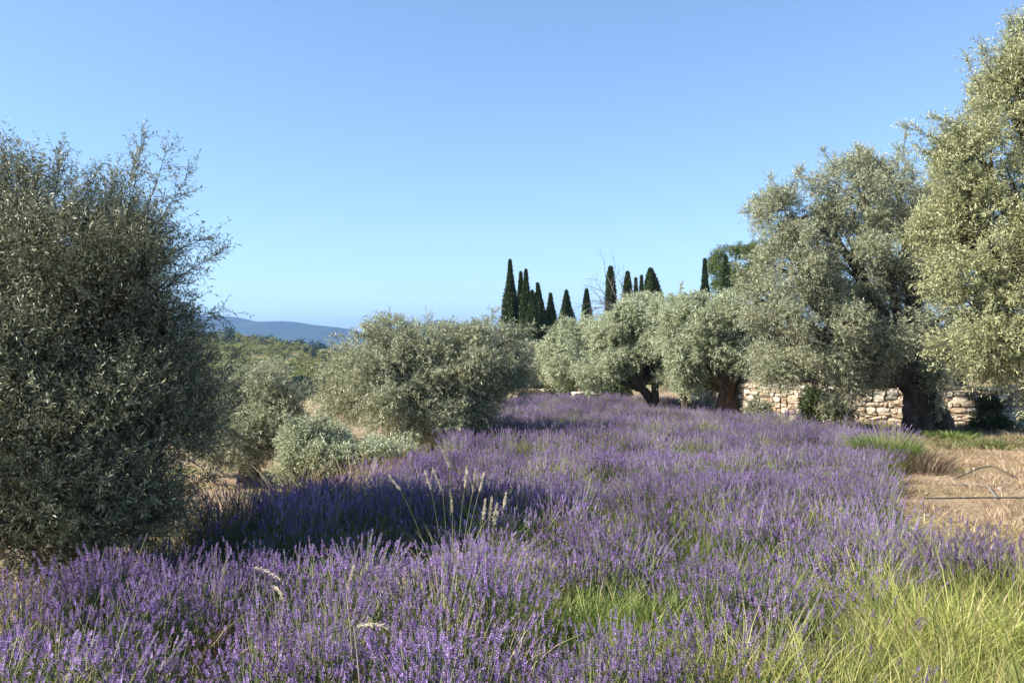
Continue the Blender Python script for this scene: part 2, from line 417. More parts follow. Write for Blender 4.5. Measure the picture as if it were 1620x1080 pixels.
# ------------------------------------------------------------------ leaves and trees
def sprigs(Pb, D, L, K, leaf_len, leaf_w, droop, r_, tw=.003, spread=.85):
    """leafy twigs -> leaf quads (material 0) and twig ribbons (material 1)"""
    n = len(Pb)
    t = (np.arange(K)[None] + r_.uniform(.2, .8, (n, K))) / K
    down = np.array([0, 0, -1.])
    pos = Pb[:, None] + D[:, None] * (L[:, None] * t)[..., None] + down * (droop * L[:, None] * t ** 2)[..., None]
    ax = unit(D[:, None] + down * (2 * droop * t)[..., None])
    rv = unit(r_.normal(0, 1, (n, K, 3)))
    perp = unit(np.cross(ax, rv))
    ld = unit(ax * .62 + perp * spread + r_.normal(0, .18, (n, K, 3)))
    up = unit(np.array([0, 0, 1.]) * .75 + r_.normal(0, .62, (n, K, 3)))
    wd = unit(np.cross(up, ld))
    ll = leaf_len * r_.uniform(.65, 1.25, (n, K))[..., None]
    ww = leaf_w * r_.uniform(.75, 1.25, (n, K))[..., None] * .5
    bend = down * (ll * r_.uniform(-.05, .22, (n, K, 1)))
    v0 = pos; v1 = pos + ld * ll * .48 + wd * ww; v2 = pos + ld * ll + bend; v3 = pos + ld * ll * .48 - wd * ww
    V = np.stack([v0, v3, v2, v1], 2).reshape(-1, 3)
    Q = np.arange(n * K * 4).reshape(-1, 4)
    rn = np.clip(r_.uniform(0, 1, (n, 1)) * .45 + r_.uniform(0, 1, (n, K)) * .6, 0, 1).ravel()
    # twigs
    mid = Pb + D * (L * .55)[:, None] + down * (droop * L * .3)[:, None]; end = Pb + D * (L * .98)[:, None] + down * (droop * L * .96)[:, None]
    sd_ = unit(np.cross(D, unit(r_.normal(0, 1, (n, 3))))) * tw
    TV = np.stack([Pb - sd_, Pb + sd_, mid + sd_ * .7, mid - sd_ * .7, end + sd_ * .3, end - sd_ * .3], 1).reshape(-1, 3)
    b = np.arange(n)[:, None] * 6
    TQ = np.concatenate([b + np.array([[0, 1, 2, 3]]), b + np.array([[3, 2, 4, 5]])])
    return V, Q, rn, TV, TQ

def fill_crown(blobs, n_sprig, r_, sub=.36, up=.25, L=(.16, .34), lumps=1.0):
    """sprig bases and directions: clumps over the shells of ellipsoids, some inside"""
    C = np.array([b[0] for b in blobs]); Rr = np.array([b[1] for b in blobs]); Rr = np.maximum(Rr - .3 * sub, Rr * .7)
    area = Rr[:, 0] * Rr[:, 2] + Rr[:, 0] * Rr[:, 1] + Rr[:, 1] * Rr[:, 2]
    ctr = (C * area[:, None]).sum(0) / area.sum()
    nsub = np.maximum(6, (lumps * area / (sub * sub) * 1.25).astype(int))
    SC = []; SB = []
    for i in range(len(blobs)):
        d = unit(r_.normal(0, 1, (nsub[i], 3)))
        rad = r_.uniform(.6, 1.0, (nsub[i], 1))
        p = C[i] + d * Rr[i] * rad
        q = np.min(np.where(np.arange(len(C))[None] == i, 9, np.linalg.norm((p[:, None] - C[None]) / Rr[None], axis=2)), 1)
        keep = (q > .72) | (r_.uniform(0, 1, len(p)) < .25)
        SC.append(p[keep]); SB.append(np.full(keep.sum(), i))
    SC = np.concatenate(SC); SB = np.concatenate(SB)
    sr = sub * r_.uniform(.55, 1.3, len(SC))
    wgt = sr ** 2 * r_.uniform(.3, 1.6, len(SC)); wgt /= wgt.sum()
    k = r_.choice(len(SC), n_sprig, p=wgt)
    d = unit(r_.normal(0, 1, (n_sprig, 3)) + np.array([0, 0, .25]))
    base = SC[k] + d * (sr[k] * r_.uniform(0, 1, n_sprig) ** .45)[:, None] * np.array([1, 1, .85])
    outw = unit(SC[k] - C[SB[k]])
    D = unit(d * .75 + outw * .55 + np.array([0, 0, up]) + r_.normal(0, .25, (n_sprig, 3)))
    return base, D, r_.uniform(L[0], L[1], n_sprig), SC, SB

TREES = []
def olive(label, blobs, base, fork, trunk_r, n_sprig, K=11, leaf=(.058, .012), mats=None, seed=0, sub=.36, up=.2, droop=.25,
          L=(.16, .34), shoots=(), stems=None, bark=None, name='olive_tree', cat='olive tree', group=None, limb=.30, lumps=1.0, gnarl=.16):
    r_ = np.random.default_rng(seed + 100)
    base = np.array(base, float); fork = np.array(fork, float)
    root = empty(name, base); tag(root, label, cat, group)
    mb = MB()
    # trunk: fluted, flared at the foot, then limbs to every clump
    n = 14
    mid = (base + fork) / 2 + np.array([r_.normal(0, .12), r_.normal(0, .12), 0]) * (trunk_r * 2)
    pts = bez(base - [0, 0, .25], mid, fork, n)
    k = np.linspace(0, 1, n)
    tube(mb, pts, trunk_r * (.6 * (1 - k) ** 5 + .95 - .22 * k), 20, gnarl, 2.5, seed=seed)
    for s in (stems or []):
        p0, p1, p2, ra, rb = s
        tube(mb, bez(np.array(p0), np.array(p1), np.array(p2), 12), np.linspace(ra, rb, 12), 12, gnarl, 2, seed=seed + 3)
    for i, b in enumerate(blobs):
        c, rr = np.array(b[0]), np.array(b[1])
        tgt = c + np.array([0, 0, -.1]) * rr
        m = fork * .45 + tgt * .55 + np.array([r_.normal(0, .2), r_.normal(0, .2), -.12 + r_.normal(0, .15)]) * np.linalg.norm(tgt - fork) * .35
        ra = trunk_r * limb * 1.9 * r_.uniform(.75, 1.1)
        pl = bez(fork - [0, 0, trunk_r * .3], m, tgt, 12) + r_.normal(0, .02, (12, 3)) * np.linspace(0, 1, 12)[:, None]
        tube(mb, pl, np.linspace(ra, ra * .3, 12), 8, gnarl * .6, 2, seed=seed + 10 + i)
        for q in range(5):
            d = unit(r_.normal(0, 1, 3) + np.array([0, 0, .3])); s = pl[r_.integers(5, 12)]
            e = c + d * rr * .85
            m2 = (s + e) / 2 + r_.normal(0, .12, 3) * np.linalg.norm(e - s)
            tube(mb, bez(s, m2, e, 8), np.linspace(ra * .34, .008, 8), 5, .08, 1, seed=seed + 50 + q)
    mb.obj('trunk', [bark or BARK], root, True)
    Pb, D, Ls, SC, SB = fill_crown(blobs, n_sprig, r_, sub, up, L, lumps)
    V, Q, rn, TV, TQ = sprigs(Pb, D, Ls, K, leaf[0], leaf[1], droop, r_, tw=leaf[1] * .2)
    cb = MB(); cb.add(V, Q, 0, rn); cb.add(TV, TQ, 1)
    # loose shoots all over the crown break its outline
    nsh = int(len(SC) * (.22 if leaf[1] < .011 else .4)); kk = r_.choice(len(SC), nsh)
    auto = []
    for q in kk:
        o_ = unit(SC[q] - np.array(blobs[SB[q]][0])); d_ = unit(o_ + np.array([0, 0, up * 1.5 + .25]) + r_.normal(0, .35, 3))
        auto.append((SC[q] + o_ * sub * .5, SC[q] + o_ * sub * .5 + d_ * sub * r_.uniform(.7, 1.9), int(10 * (leaf[1] / .013) ** -.5) + 5, sub * .22))
    for (p0, p1, ns, spread) in list(shoots) + auto:              # long whips standing out of the crown
        p0 = np.array(p0); p1 = np.array(p1); Ld = np.linalg.norm(p1 - p0)
        m = (p0 + p1) / 2 + r_.normal(0, .08, 3) * Ld
        pl = bez(p0, m, p1, 10); tube(cb, pl, np.linspace(.006, .002, 10) * leaf[1] / .012, 4, mi=1, seed=seed)
        ns = int(ns * 1.5); t = r_.uniform(.0, 1, ns) ** .8
        b_ = (1 - t[:, None]) ** 2 * p0 + 2 * t[:, None] * (1 - t[:, None]) * m + t[:, None] ** 2 * p1
        b_ = b_ + unit(r_.normal(0, 1, (ns, 3))) * (spread * (1.1 - t) * r_.uniform(0, 1, ns))[:, None]
        d_ = unit(unit(p1 - p0) * .8 + r_.normal(0, .45, (ns, 3)))
        V, Q, rn, TV, TQ = sprigs(b_, d_, r_.uniform(L[0], L[1], ns) * .8, K, leaf[0], leaf[1], droop * .3, r_, tw=leaf[1] * .2)
        cb.add(V, Q, 0, rn); cb.add(TV, TQ, 1)
    cb.obj('crown', [mats or OL, BARK], root)
    return root

def B(px, py, rx, ry, Y, rY=None, near=1.0):
    Y = Y * near; rY = rY * near if rY else None; s = Y / F
    return (P(px, py, Y), np.array([rx * s, rY if rY else (rx + ry) * .5 * s, ry * s]))

# near left olive, its crown hanging almost to the ground
g0 = (-5.1, 7.1)
olive('large dark shaded olive tree at the left edge with thin shoots rising above its crown',
      [B(-60, 440, 180, 150, 7.4, 1.3), B(100, 420, 115, 110, 7.1, 1.1), B(50, 345, 90, 55, 7.2, .8), B(195, 490, 75, 95, 7.1, .8), B(180, 400, 55, 70, 7.5, .7),
       B(235, 440, 42, 50, 7.2, .5), B(20, 640, 190, 160, 6.9, 1.4), B(170, 640, 105, 130, 6.9, 1.0), B(238, 600, 42, 80, 7.2, .6), B(100, 770, 125, 100, 6.6, 1.0),
       B(-20, 800, 140, 100, 6.3, 1.0), B(185, 745, 55, 70, 6.8, .6), B(-200, 560, 210, 220, 7.5, 1.7), B(50, 840, 90, 50, 6.3, .7), B(140, 845, 70, 42, 6.4, .6), B(225, 800, 50, 45, 6.6, .5), B(255, 700, 45, 60, 6.9, .5), B(275, 640, 40, 60, 7.1, .5), B(255, 520, 30, 50, 7.2, .4),
       B(-150, 350, 110, 80, 7.5, 1.0), B(-340, 480, 190, 170, 7.2, 1.4), B(-420, 640, 190, 190, 6.9, 1.4), B(-260, 760, 170, 140, 6.5, 1.2)],  # far left lobes are unseen, added to shade the tree's lower half
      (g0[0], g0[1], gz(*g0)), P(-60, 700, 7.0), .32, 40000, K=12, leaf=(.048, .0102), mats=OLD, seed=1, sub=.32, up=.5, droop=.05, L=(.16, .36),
      shoots=[(P(185, 380, 7.1), P(226, 205, 7.1), 22, .08), (P(205, 380, 7.1), P(262, 240, 7.0), 22, .09), (P(220, 390, 7.2), P(300, 270, 7.2), 22, .08),
              (P(190, 350, 7.4), P(215, 250, 7.4), 20, .09), (P(255, 460, 7.2), P(350, 398, 7.2), 28, .10), (P(240, 420, 7.2), P(335, 372, 7.3), 20, .08), (P(260, 500, 7.2), P(350, 492, 7.1), 16, .07),
              (P(80, 330, 7.1), P(92, 240, 7.1), 20, .09), (P(40, 320, 7.1), P(52, 255, 7.1), 20, .09), (P(120, 340, 7.1), P(150, 275, 7.1), 20, .10), (P(0, 310, 7.1), P(5, 245, 7.1), 20, .09),
              (P(160, 350, 7.1), P(185, 290, 7.1), 20, .10), (P(-60, 320, 7.2), P(-50, 240, 7.2), 20, .12)])

# middle left olive on the lower terrace
Yt = 22.
olive('rounded grey olive on the lower terrace between the dark left tree and the pale bush',
      [B(420, 622, 48, 42, 22, 1.1), B(375, 625, 40, 42, 22.5, 1.0), B(452, 655, 26, 44, 21.5, .8), B(350, 680, 48, 48, 21.5, 1.1), B(412, 690, 46, 42, 21.2, 1.0), B(446, 690, 24, 32, 21.2, .7), B(320, 660, 50, 48, 23, 1.1), B(388, 712, 46, 26, 21.3, .8)],
      (*P(395, 0, 22)[:2], gz(P(395, 0, 22)[0], 22)), P(392, 690, 22), .28, 12500, K=11, leaf=(.085, .021), mats=OL, seed=2, sub=.4, droop=.2)
# the broad olive in the middle
Yc = 17.
xb = P(700, 0, 17.5)[0]
olive('broad spreading olive left of centre at the edge of the lavender, low limbs forking inside',
      [B(600, 590, 75, 58, 17.5, 1.2), B(568, 608, 54, 50, 17.2, 1.0), B(680, 560, 70, 50, 17.8, 1.1), B(770, 555, 55, 52, 18, 1.0), B(740, 590, 70, 55, 17.6, 1.1), B(640, 640, 70, 50, 16.8, .9),
       B(700, 655, 60, 42, 17, .9), B(555, 638, 42, 36, 17.5, .8), B(795, 600, 36, 45, 18, .8), B(630, 535, 45, 25, 17.8, .8), B(750, 640, 40, 32, 17.5, .7), B(660, 690, 40, 26, 16.8, .6), B(700, 595, 75, 62, 17.6, 1.1), B(640, 575, 60, 55, 17.7, 1.1)],
      (xb, 17.5, gz(xb, 17.5)), P(702, 655, 17.5), .27, 17000, K=11, leaf=(.07, .0165), mats=OL, seed=3, sub=.33, droop=.3, limb=.38,
      shoots=[(P(770, 520, 18), P(782, 494, 18), 14, .15), (P(680, 530, 18), P(676, 500, 18), 14, .2), (P(590, 540, 17.5), P(580, 516, 17.5), 12, .2)])
# pale sucker bush
for (px, lab, bl, sd_) in ((505, 'bright silvery olive bush growing low beside the shaded lavender', [B(482, 716, 38, 38, 13.0, .5), B(522, 714, 42, 34, 13.2, .45), B(564, 724, 42, 28, 13.0, .45), B(458, 742, 24, 24, 12.9, .35), B(505, 740, 50, 26, 12.8, .4)], 4),
                           (605, 'smaller silvery olive shoots at the foot of the broad middle olive', [B(604, 724, 34, 24, 13.6, .4), B(632, 724, 22, 17, 13.8, .3)], 5)):
    x_ = P(px, 0, 13.2)[0]
    olive(lab, bl, (x_, 13.3, gz(x_, 13.3)), (x_, 13.3, gz(x_, 13.3) + .25), .07, 4600 if sd_ == 4 else 1600, K=10, leaf=(.055, .015), mats=OLS, seed=sd_, sub=.2, up=.5, droop=.05,
          L=(.12, .26), name='olive_bush', cat='bush')

# far tree behind the row ends
x_ = P(850, 0, 44)[0]
olive('small distant olive under the tall cypresses at the end of the lavender',
      [B(835, 575, 38, 32, 44, 1.5), B(855, 590, 28, 22, 43, 1.2), B(820, 560, 22, 22, 46, 1.2)],
      (x_, 44, gz(x_, 44)), P(850, 604, 44), .3, 2600, K=9, leaf=(.13, .036), mats=OL, seed=6, sub=.5)
# row of olives on the right, receding
x_ = P(905, 0, 39)[0]
olive('pale olive at the far left end of the right hand row, foliage hanging low',
      [B(905, 560, 45, 48, 39, 1.7), B(940, 540, 40, 35, 40, 1.6), B(890, 585, 26, 24, 38.5, 1.1), B(935, 585, 34, 24, 38.5, 1.2), B(965, 570, 36, 45, 40, 1.6)],
      (x_ + .6, 39, gz(x_ + .6, 39)), P(925, 610, 39), .3, 7500, K=10, leaf=(.115, .031), mats=OLS, seed=7, sub=.5, droop=.3)
x_ = P(1040, 0, 30.5)[0]
olive('olive with a thin dark trunk leaning left, in the middle of the right hand row',
      [B(1000, 512, 42, 32, 31, 1.2), B(985, 548, 44, 38, 30.5, 1.2), B(1035, 532, 42, 36, 31, 1.2), B(960, 535, 28, 36, 31.5, 1.1), B(975, 578, 28, 20, 30.3, .8), B(940, 588, 30, 20, 30.5, .8), B(1044, 560, 28, 16, 30.8, .8), B(1012, 486, 24, 18, 31.5, .8)],
      (x_, 30.5, gz(x_, 30.5)), P(1012, 612, 30.5), .20, 11000, K=10, leaf=(.098, .025), mats=OLS, seed=8, sub=.42, droop=.3, limb=.42,
      stems=[(P(1035, 640, 30.5), P(1040, 610, 30.5), P(1028, 575, 30.5), .17, .09)])
x_ = P(1146, 0, 27)[0]
olive('olive with a thick trunk lit orange on its left side, third in the right row',
      [B(1130, 505, 48, 40, 27, 1.2), B(1090, 530, 45, 42, 27.2, 1.2), B(1158, 528, 46, 42, 27, 1.2), B(1105, 565, 38, 28, 26.8, 1.0), B(1072, 572, 30, 22, 27.2, .8), B(1195, 540, 32, 42, 27.6, 1.1), B(1088, 598, 22, 12, 27, .5), B(1175, 505, 38, 34, 28, 1.1), B(1060, 520, 40, 45, 28.5, 1.2), B(1100, 495, 40, 30, 28, 1.1), B(1170, 568, 16, 10, 26.6, .4)],
      (x_, 27, gz(x_, 27)), P(1150, 610, 27), .34, 13000, K=10, leaf=(.09, .023), mats=OLS, seed=9, sub=.4, droop=.3, bark=TBARK, gnarl=.2,
      stems=[(P(1160, 652, 27), P(1172, 625, 27.1), P(1180, 570, 27.2), .28, .14), (P(1140, 660, 26.9), P(1152, 625, 26.9), P(1134, 575, 27), .2, .14)])
x_ = P(1085, 0, 29.5)[0]
olive('small slender olive trunk with drooping leaves standing behind the orange lit trunk',
      [B(1080, 604, 22, 14, 29.5, .6), B(1062, 598, 16, 14, 29.8, .5)],
      (x_, 29.5, gz(x_, 29.5)), P(1082, 628, 29.5), .15, 900, K=10, leaf=(.09, .023), mats=OL, seed=10, sub=.35)
# big olive with massive trunk
x_ = P(1458, 0, 20.3)[0]
olive('big olive with a massive dark trunk in front of the stone wall',
      [B(1370, 310, 75, 70, 20.5, 1.2), B(1420, 300, 60, 60, 21, 1.1), B(1235, 350, 48, 62, 20.3, .9), B(1290, 330, 50, 50, 20.7, .9), B(1260, 430, 70, 75, 20.0, 1.2), B(1350, 420, 80, 75, 20.5, 1.3), B(1225, 520, 55, 70, 20.0, 1.1),
       B(1300, 530, 65, 65, 19.6, 1.1), B(1380, 520, 65, 65, 20, 1.1), B(1440, 430, 60, 90, 21.2, 1.3), B(1245, 575, 38, 22, 19.8, .6), B(1322, 605, 34, 34, 19.6, .5), B(1375, 590, 30, 26, 19.7, .5), B(1225, 590, 34, 20, 19.8, .5), B(1200, 470, 28, 50, 20.6, .7), B(1430, 530, 40, 22, 20.4, .7), B(1375, 568, 26, 18, 19.7, .4),
       B(1480, 500, 40, 50, 21.2, 1.0), B(1482, 596, 18, 18, 19.9, .3), B(1500, 560, 30, 28, 21, .6), B(1480, 350, 45, 70, 21.5, 1.1)],
      (x_, 20.3, gz(x_, 20.3)), P(1448, 592, 20.3), .34, 30000, K=10, leaf=(.072, .0175), mats=OL, seed=11, sub=.36, droop=.3, gnarl=.26, limb=.33,
      stems=[(P(1492, 694, 20.2), P(1484, 650, 20.2), P(1460, 606, 20.3), .33, .22), (P(1438, 694, 20.15), P(1446, 650, 20.1), P(1440, 610, 20.2), .22, .16), (P(1448, 625, 20.2), P(1424, 604, 20.1), P(1402, 552, 20.2), .2, .12), (P(1458, 620, 20.4), P(1478, 600, 20.5), P(1490, 550, 20.6), .2, .12)],
      shoots=[(P(1420, 260, 21), P(1415, 232, 21), 20, .2), (P(1370, 260, 20.5), P(1372, 240, 20.5), 20, .25), (P(1220, 300, 20.3), P(1218, 280, 20.3), 14, .15), (P(1270, 290, 20.6), P(1262, 268, 20.6), 14, .15)])
# nearest right olive, tall and yellowish, trunk out of the frame
g1 = (9.9, 12.9)
olive('tall yellow green olive crown filling the right edge of the picture',
      [B(1600, 330, 120, 100, 13.2, 1.1), B(1690, 250, 130, 110, 13.4, 1.2), B(1565, 420, 85, 95, 13, 1.0), B(1650, 500, 140, 120, 12.8, 1.2), B(1560, 520, 75, 70, 12.8, .8), B(1600, 170, 55, 70, 13.3, .7), B(1610, 90, 34, 60, 13.3, .4),
       B(1530, 260, 60, 50, 13.1, .6), B(1700, 120, 80, 100, 13.5, 1.0), B(1590, 565, 55, 24, 12.6, .5), B(1665, 640, 40, 50, 12.6, .5), B(1510, 360, 34, 52, 13.2, .45)],
      (g1[0], g1[1], gz(*g1)), P(1790, 560, 12.9), .40, 32000, K=10, leaf=(.061, .0148), mats=OLY, seed=13, sub=.30, up=.35, droop=.15,
      shoots=[(P(1590, 130, 13.3), P(1597, 22, 13.3), 44, .16), (P(1570, 160, 13.2), P(1530, 92, 13.2), 30, .12), (P(1540, 210, 13.1), P(1475, 185, 13.0), 30, .12), (P(1520, 240, 13.1), P(1432, 200, 13.0), 36, .12),
              (P(1520, 270, 13.1), P(1450, 232, 13.1), 30, .12), (P(1610, 110, 13.3), P(1620, 40, 13.3), 40, .14), (P(1570, 120, 13.2), P(1552, 70, 13.2), 26, .12)])
# olives on the upper terrace, seen through gaps
for i, (px, py, Y, lab) in enumerate(((1215, 545, 34, 'dim olive on the upper terrace, seen left of the massive trunk'), (1520, 540, 30, 'olive on the upper terrace behind the stone wall at far right'))):
    x_ = P(px, 0, Y)[0]
    olive(lab, [B(px, py, 60, 45, Y, 1.4), B(px - 45, py + 15, 45, 40, Y, 1.2), B(px + 50, py + 10, 50, 45, Y, 1.2)],
          (x_, Y, gz(x_, Y)), P(px, py + 35, Y), .25, 3600, K=10, leaf=(.11, .03), mats=OL, seed=20 + i, sub=.5)

# ------------------------------------------------------------------ cypresses, pine, dead tree
def cypress(px, top, wpx, Y, label, lean=0., seed=0, blunt=.0):
    r_ = np.random.default_rng(seed + 500)
    b = P(px, 0, Y); x, y = b[0], Y; z0 = gz(x, y); z1 = EYE + (540 - top) / F * Y; H = z1 - z0; Rm = wpx / F * Y * .76
    root = empty('cypress_tree', (x, y, z0)); tag(root, label, 'cypress', 'cypresses on the skyline')
    mb = MB(); tube(mb, [(x, y, z0 - .2), (x, y, z0 + H * .4), (x + lean * .8, y, z0 + H * .9)], [.2, .14, .03], 8, .1); mb.obj('trunk', [BARK], root, True)
    n = int(2000 + 1500 * H * Rm)
    t = r_.uniform(.03, 1, n) ** .9
    prof = np.interp(t, [0, .08, .25, .5, .68, .82, .92, 1], [.45, .8, 1, .92, .64, .32 + blunt, .12 + blunt, -.02 + blunt * .4])
    a = r_.uniform(0, 6.283, n)
    lob = 1 + .16 * np.sin(3 * a + t * 9 + seed) + .12 * np.sin(5 * a - t * 17 + seed) + r_.normal(0, .12, n)
    rr = Rm * prof * lob * r_.uniform(.0, 1, n) ** .28 * .86
    base = np.c_[x + lean * t ** 2 + rr * np.cos(a), y + rr * np.sin(a), z0 + t * H * .97]
    D = unit(np.c_[np.cos(a) * .2, np.sin(a) * .2, np.full(n, 1.)] + r_.normal(0, .10, (n, 3)))
    V, Q, rn, TV, TQ = sprigs(base, D, r_.uniform(.2, .5, n) * (.3 + .7 * prof), 5, .17, .07, 0, r_, spread=.25)
    cb = MB(); cb.add(V, Q, 0, rn); cb.obj('crown', [CYP], root)
cyps = [(807, 408, 17, 62, 'tallest cypress, at the left end of the dark cypress clump', 0, 0),
        (823, 428, 12, 63, 'slim cypress just right of the tallest one', .05, 0),
        (832, 424, 15, 61, 'narrow pointed cypress, third from the left of the dark clump', 0, 0),
        (842, 458, 16, 60, 'shorter cypress in the middle of the dark clump', 0, 0),
        (848, 462, 14, 64, 'short cypress peeping out behind the middle of the dark clump', 0, 0),
        (857, 446, 17, 61, 'cypress with a thin curved tip near the right side of the clump', -.3, 0),
        (871, 463, 18, 62, 'last cypress on the right side of the dark clump', 0, 0),
        (896, 457, 27, 70, 'broad cone shaped cypress standing alone right of the clump', 0, .05),
        (928, 455, 19, 72, 'small cypress standing alone, left of the bare tree', 0, .1),
        (966, 419, 15, 66, 'slim blunt cypress behind the bare branches', 0, .3),
        (993, 427, 19, 67, 'dark cypress right of the bare tree, above the olives', 0, .15),
        (1006, 437, 12, 70, 'thin cypress between two darker ones above the olives', 0, 0),
        (1015, 433, 13, 69, 'pointed cypress left of the wide one above the olives', 0, 0),
        (1034, 422, 36, 66, 'widest cypress, leaning behind the olives of the right row', -.25, .15),
        (1115, 407, 13, 58, 'lone slim cypress left of the round pine', 0, 0),
        (1148, 402, 19, 56, 'cypress standing in front of the round pine', 0, 0)]
for i, (px, top, wp, Y, lab, ln, bl) in enumerate(cyps): cypress(px, top, wp * (1.22 if i < 7 else 1), Y, lab, ln, i, bl)

def pine():
    Y = 60; r_ = np.random.default_rng(77); x = P(1160, 0, Y)[0]; z0 = gz(x, Y)
    root = empty('pine_tree', (x, Y, z0)); tag(root, 'round bushy green pine behind the olives, beside two cypresses', 'pine')
    bl = [B(1150, 415, 26, 22, Y, 1.2), B(1175, 425, 30, 30, Y, 1.4), B(1140, 435, 22, 18, Y, 1.0), B(1165, 400, 18, 12, Y, .8), B(1160, 455, 40, 25, Y, 1.5), B(1195, 410, 25, 25, Y, 1.2)]
    mb = MB(); tube(mb, [(x, Y, z0 - .2), (x + .2, Y, z0 + 3), P(1160, 440, Y)], [.3, .24, .12], 10, .1)
    for c, rr in bl: tube(mb, bez(np.array([x, Y, z0 + 4.]), (np.array([x, Y, z0 + 5.5]) + c) / 2, c, 6), np.linspace(.12, .04, 6), 6, .1)
    mb.obj('trunk', [TBARK], root, True)
    Pb, D, Ls, SC, SB = fill_crown(bl, 3200, r_, .5, .5, (.2, .4))
    V, Q, rn, TV, TQ = sprigs(Pb, D, Ls, 10, .2, .035, 0, r_)
    cb = MB(); cb.add(V, Q, 0, rn); cb.obj('crown', [PINE], root)
pine()

def dead_tree():
    Y = 50; x = P(985, 0, Y)[0]; z0 = gz(x, Y); r_ = np.random.default_rng(8)
    root = empty('dead_tree', (x, Y, z0)); tag(root, 'bare leafless tree with thin crooked branches above the olives', 'dead tree')
    mb = MB(); top = P(985, 490, Y)
    tube(mb, [(x, Y, z0 - .2), (x - .1, Y, z0 + 1.8), top], [.2, .16, .1], 8, .15); mb.obj('trunk', [DEADB], root, True)
    bb = MB()
    def branch(p, d, L, r, lv):
        n = 7; pts = [np.array(p)]
        for k in range(n - 1):
            d = unit(d + r_.normal(0, .16, 3)); pts.append(pts[-1] + d * L / (n - 1))
        tube(bb, pts, np.linspace(r, r * .35, n), 5, .1)
        if lv > 0:
            for q in range(4):
                k = r_.integers(2, n); branch(pts[k], unit(d + r_.normal(0, .6, 3) + np.array([0, 0, .2])), L * r_.uniform(.4, .65), r * .45, lv - 1)
    for tx, ty, L in ((958, 462, 2.1), (946, 435, 2.9), (968, 470, 1.8), (985, 440, 2.2), (950, 482, 1.9), (942, 470, 2.2)):
        branch(top, unit(P(tx, ty, Y + r_.normal(0, .6)) - top), L, .042, 2)
    bb.obj('branches', [DEADB], root)
dead_tree()

# ------------------------------------------------------------------ scattered growth (geometry nodes instancing)
def scatter(name, pts, rots, scales, idx, tint, sources):
    me = bpy.data.meshes.new(name); n = len(pts)
    me.vertices.add(n); me.vertices.foreach_set('co', np.asarray(pts, np.float32).ravel())
    for an, ty, key, v in (('rot', 'FLOAT_VECTOR', 'vector', rots), ('scl', 'FLOAT_VECTOR', 'vector', scales), ('idx', 'INT', 'value', idx), ('tint', 'FLOAT', 'value', tint)):
        a = me.attributes.new(an, ty, 'POINT')
        a.data.foreach_set(key, np.asarray(v, np.int32 if ty == 'INT' else np.float32).ravel())
    o = link(bpy.data.objects.new(name, me))
    g = bpy.data.node_groups.new(name, 'GeometryNodeTree')
    g.interface.new_socket('Geometry', in_out='INPUT', socket_type='NodeSocketGeometry'); g.interface.new_socket('Geometry', in_out='OUTPUT', socket_type='NodeSocketGeometry')
    gi = g.nodes.new('NodeGroupInput'); go = g.nodes.new('NodeGroupOutput')
    iop = g.nodes.new('GeometryNodeInstanceOnPoints'); j = g.nodes.new('GeometryNodeJoinGeometry')
    for s in sources:
        oi = g.nodes.new('GeometryNodeObjectInfo'); oi.inputs[0].default_value = s; oi.inputs[1].default_value = True
        g.links.new(oi.outputs['Geometry'], j.inputs[0])
    def attr(nm, ty):
        a = g.nodes.new('GeometryNodeInputNamedAttribute'); a.data_type = ty; a.inputs[0].default_value = nm; return a.outputs[0]
    g.links.new(gi.outputs[0], iop.inputs['Points']); g.links.new(j.outputs[0], iop.inputs['Instance'])
    iop.inputs['Pick Instance'].default_value = True
    g.links.new(attr('idx', 'INT'), iop.inputs['Instance Index']); g.links.new(attr('scl', 'FLOAT_VECTOR'), iop.inputs['Scale'])
    g.links.new(attr('rot', 'FLOAT_VECTOR'), iop.inputs['Rotation'])
    g.links.new(iop.outputs[0], go.inputs[0])
    md = o.modifiers.new('scatter', 'NODES'); md.node_group = g
    return o

def src(name, mb, mats): return bpy.data.objects.new(name, mb.mesh(name, mats))

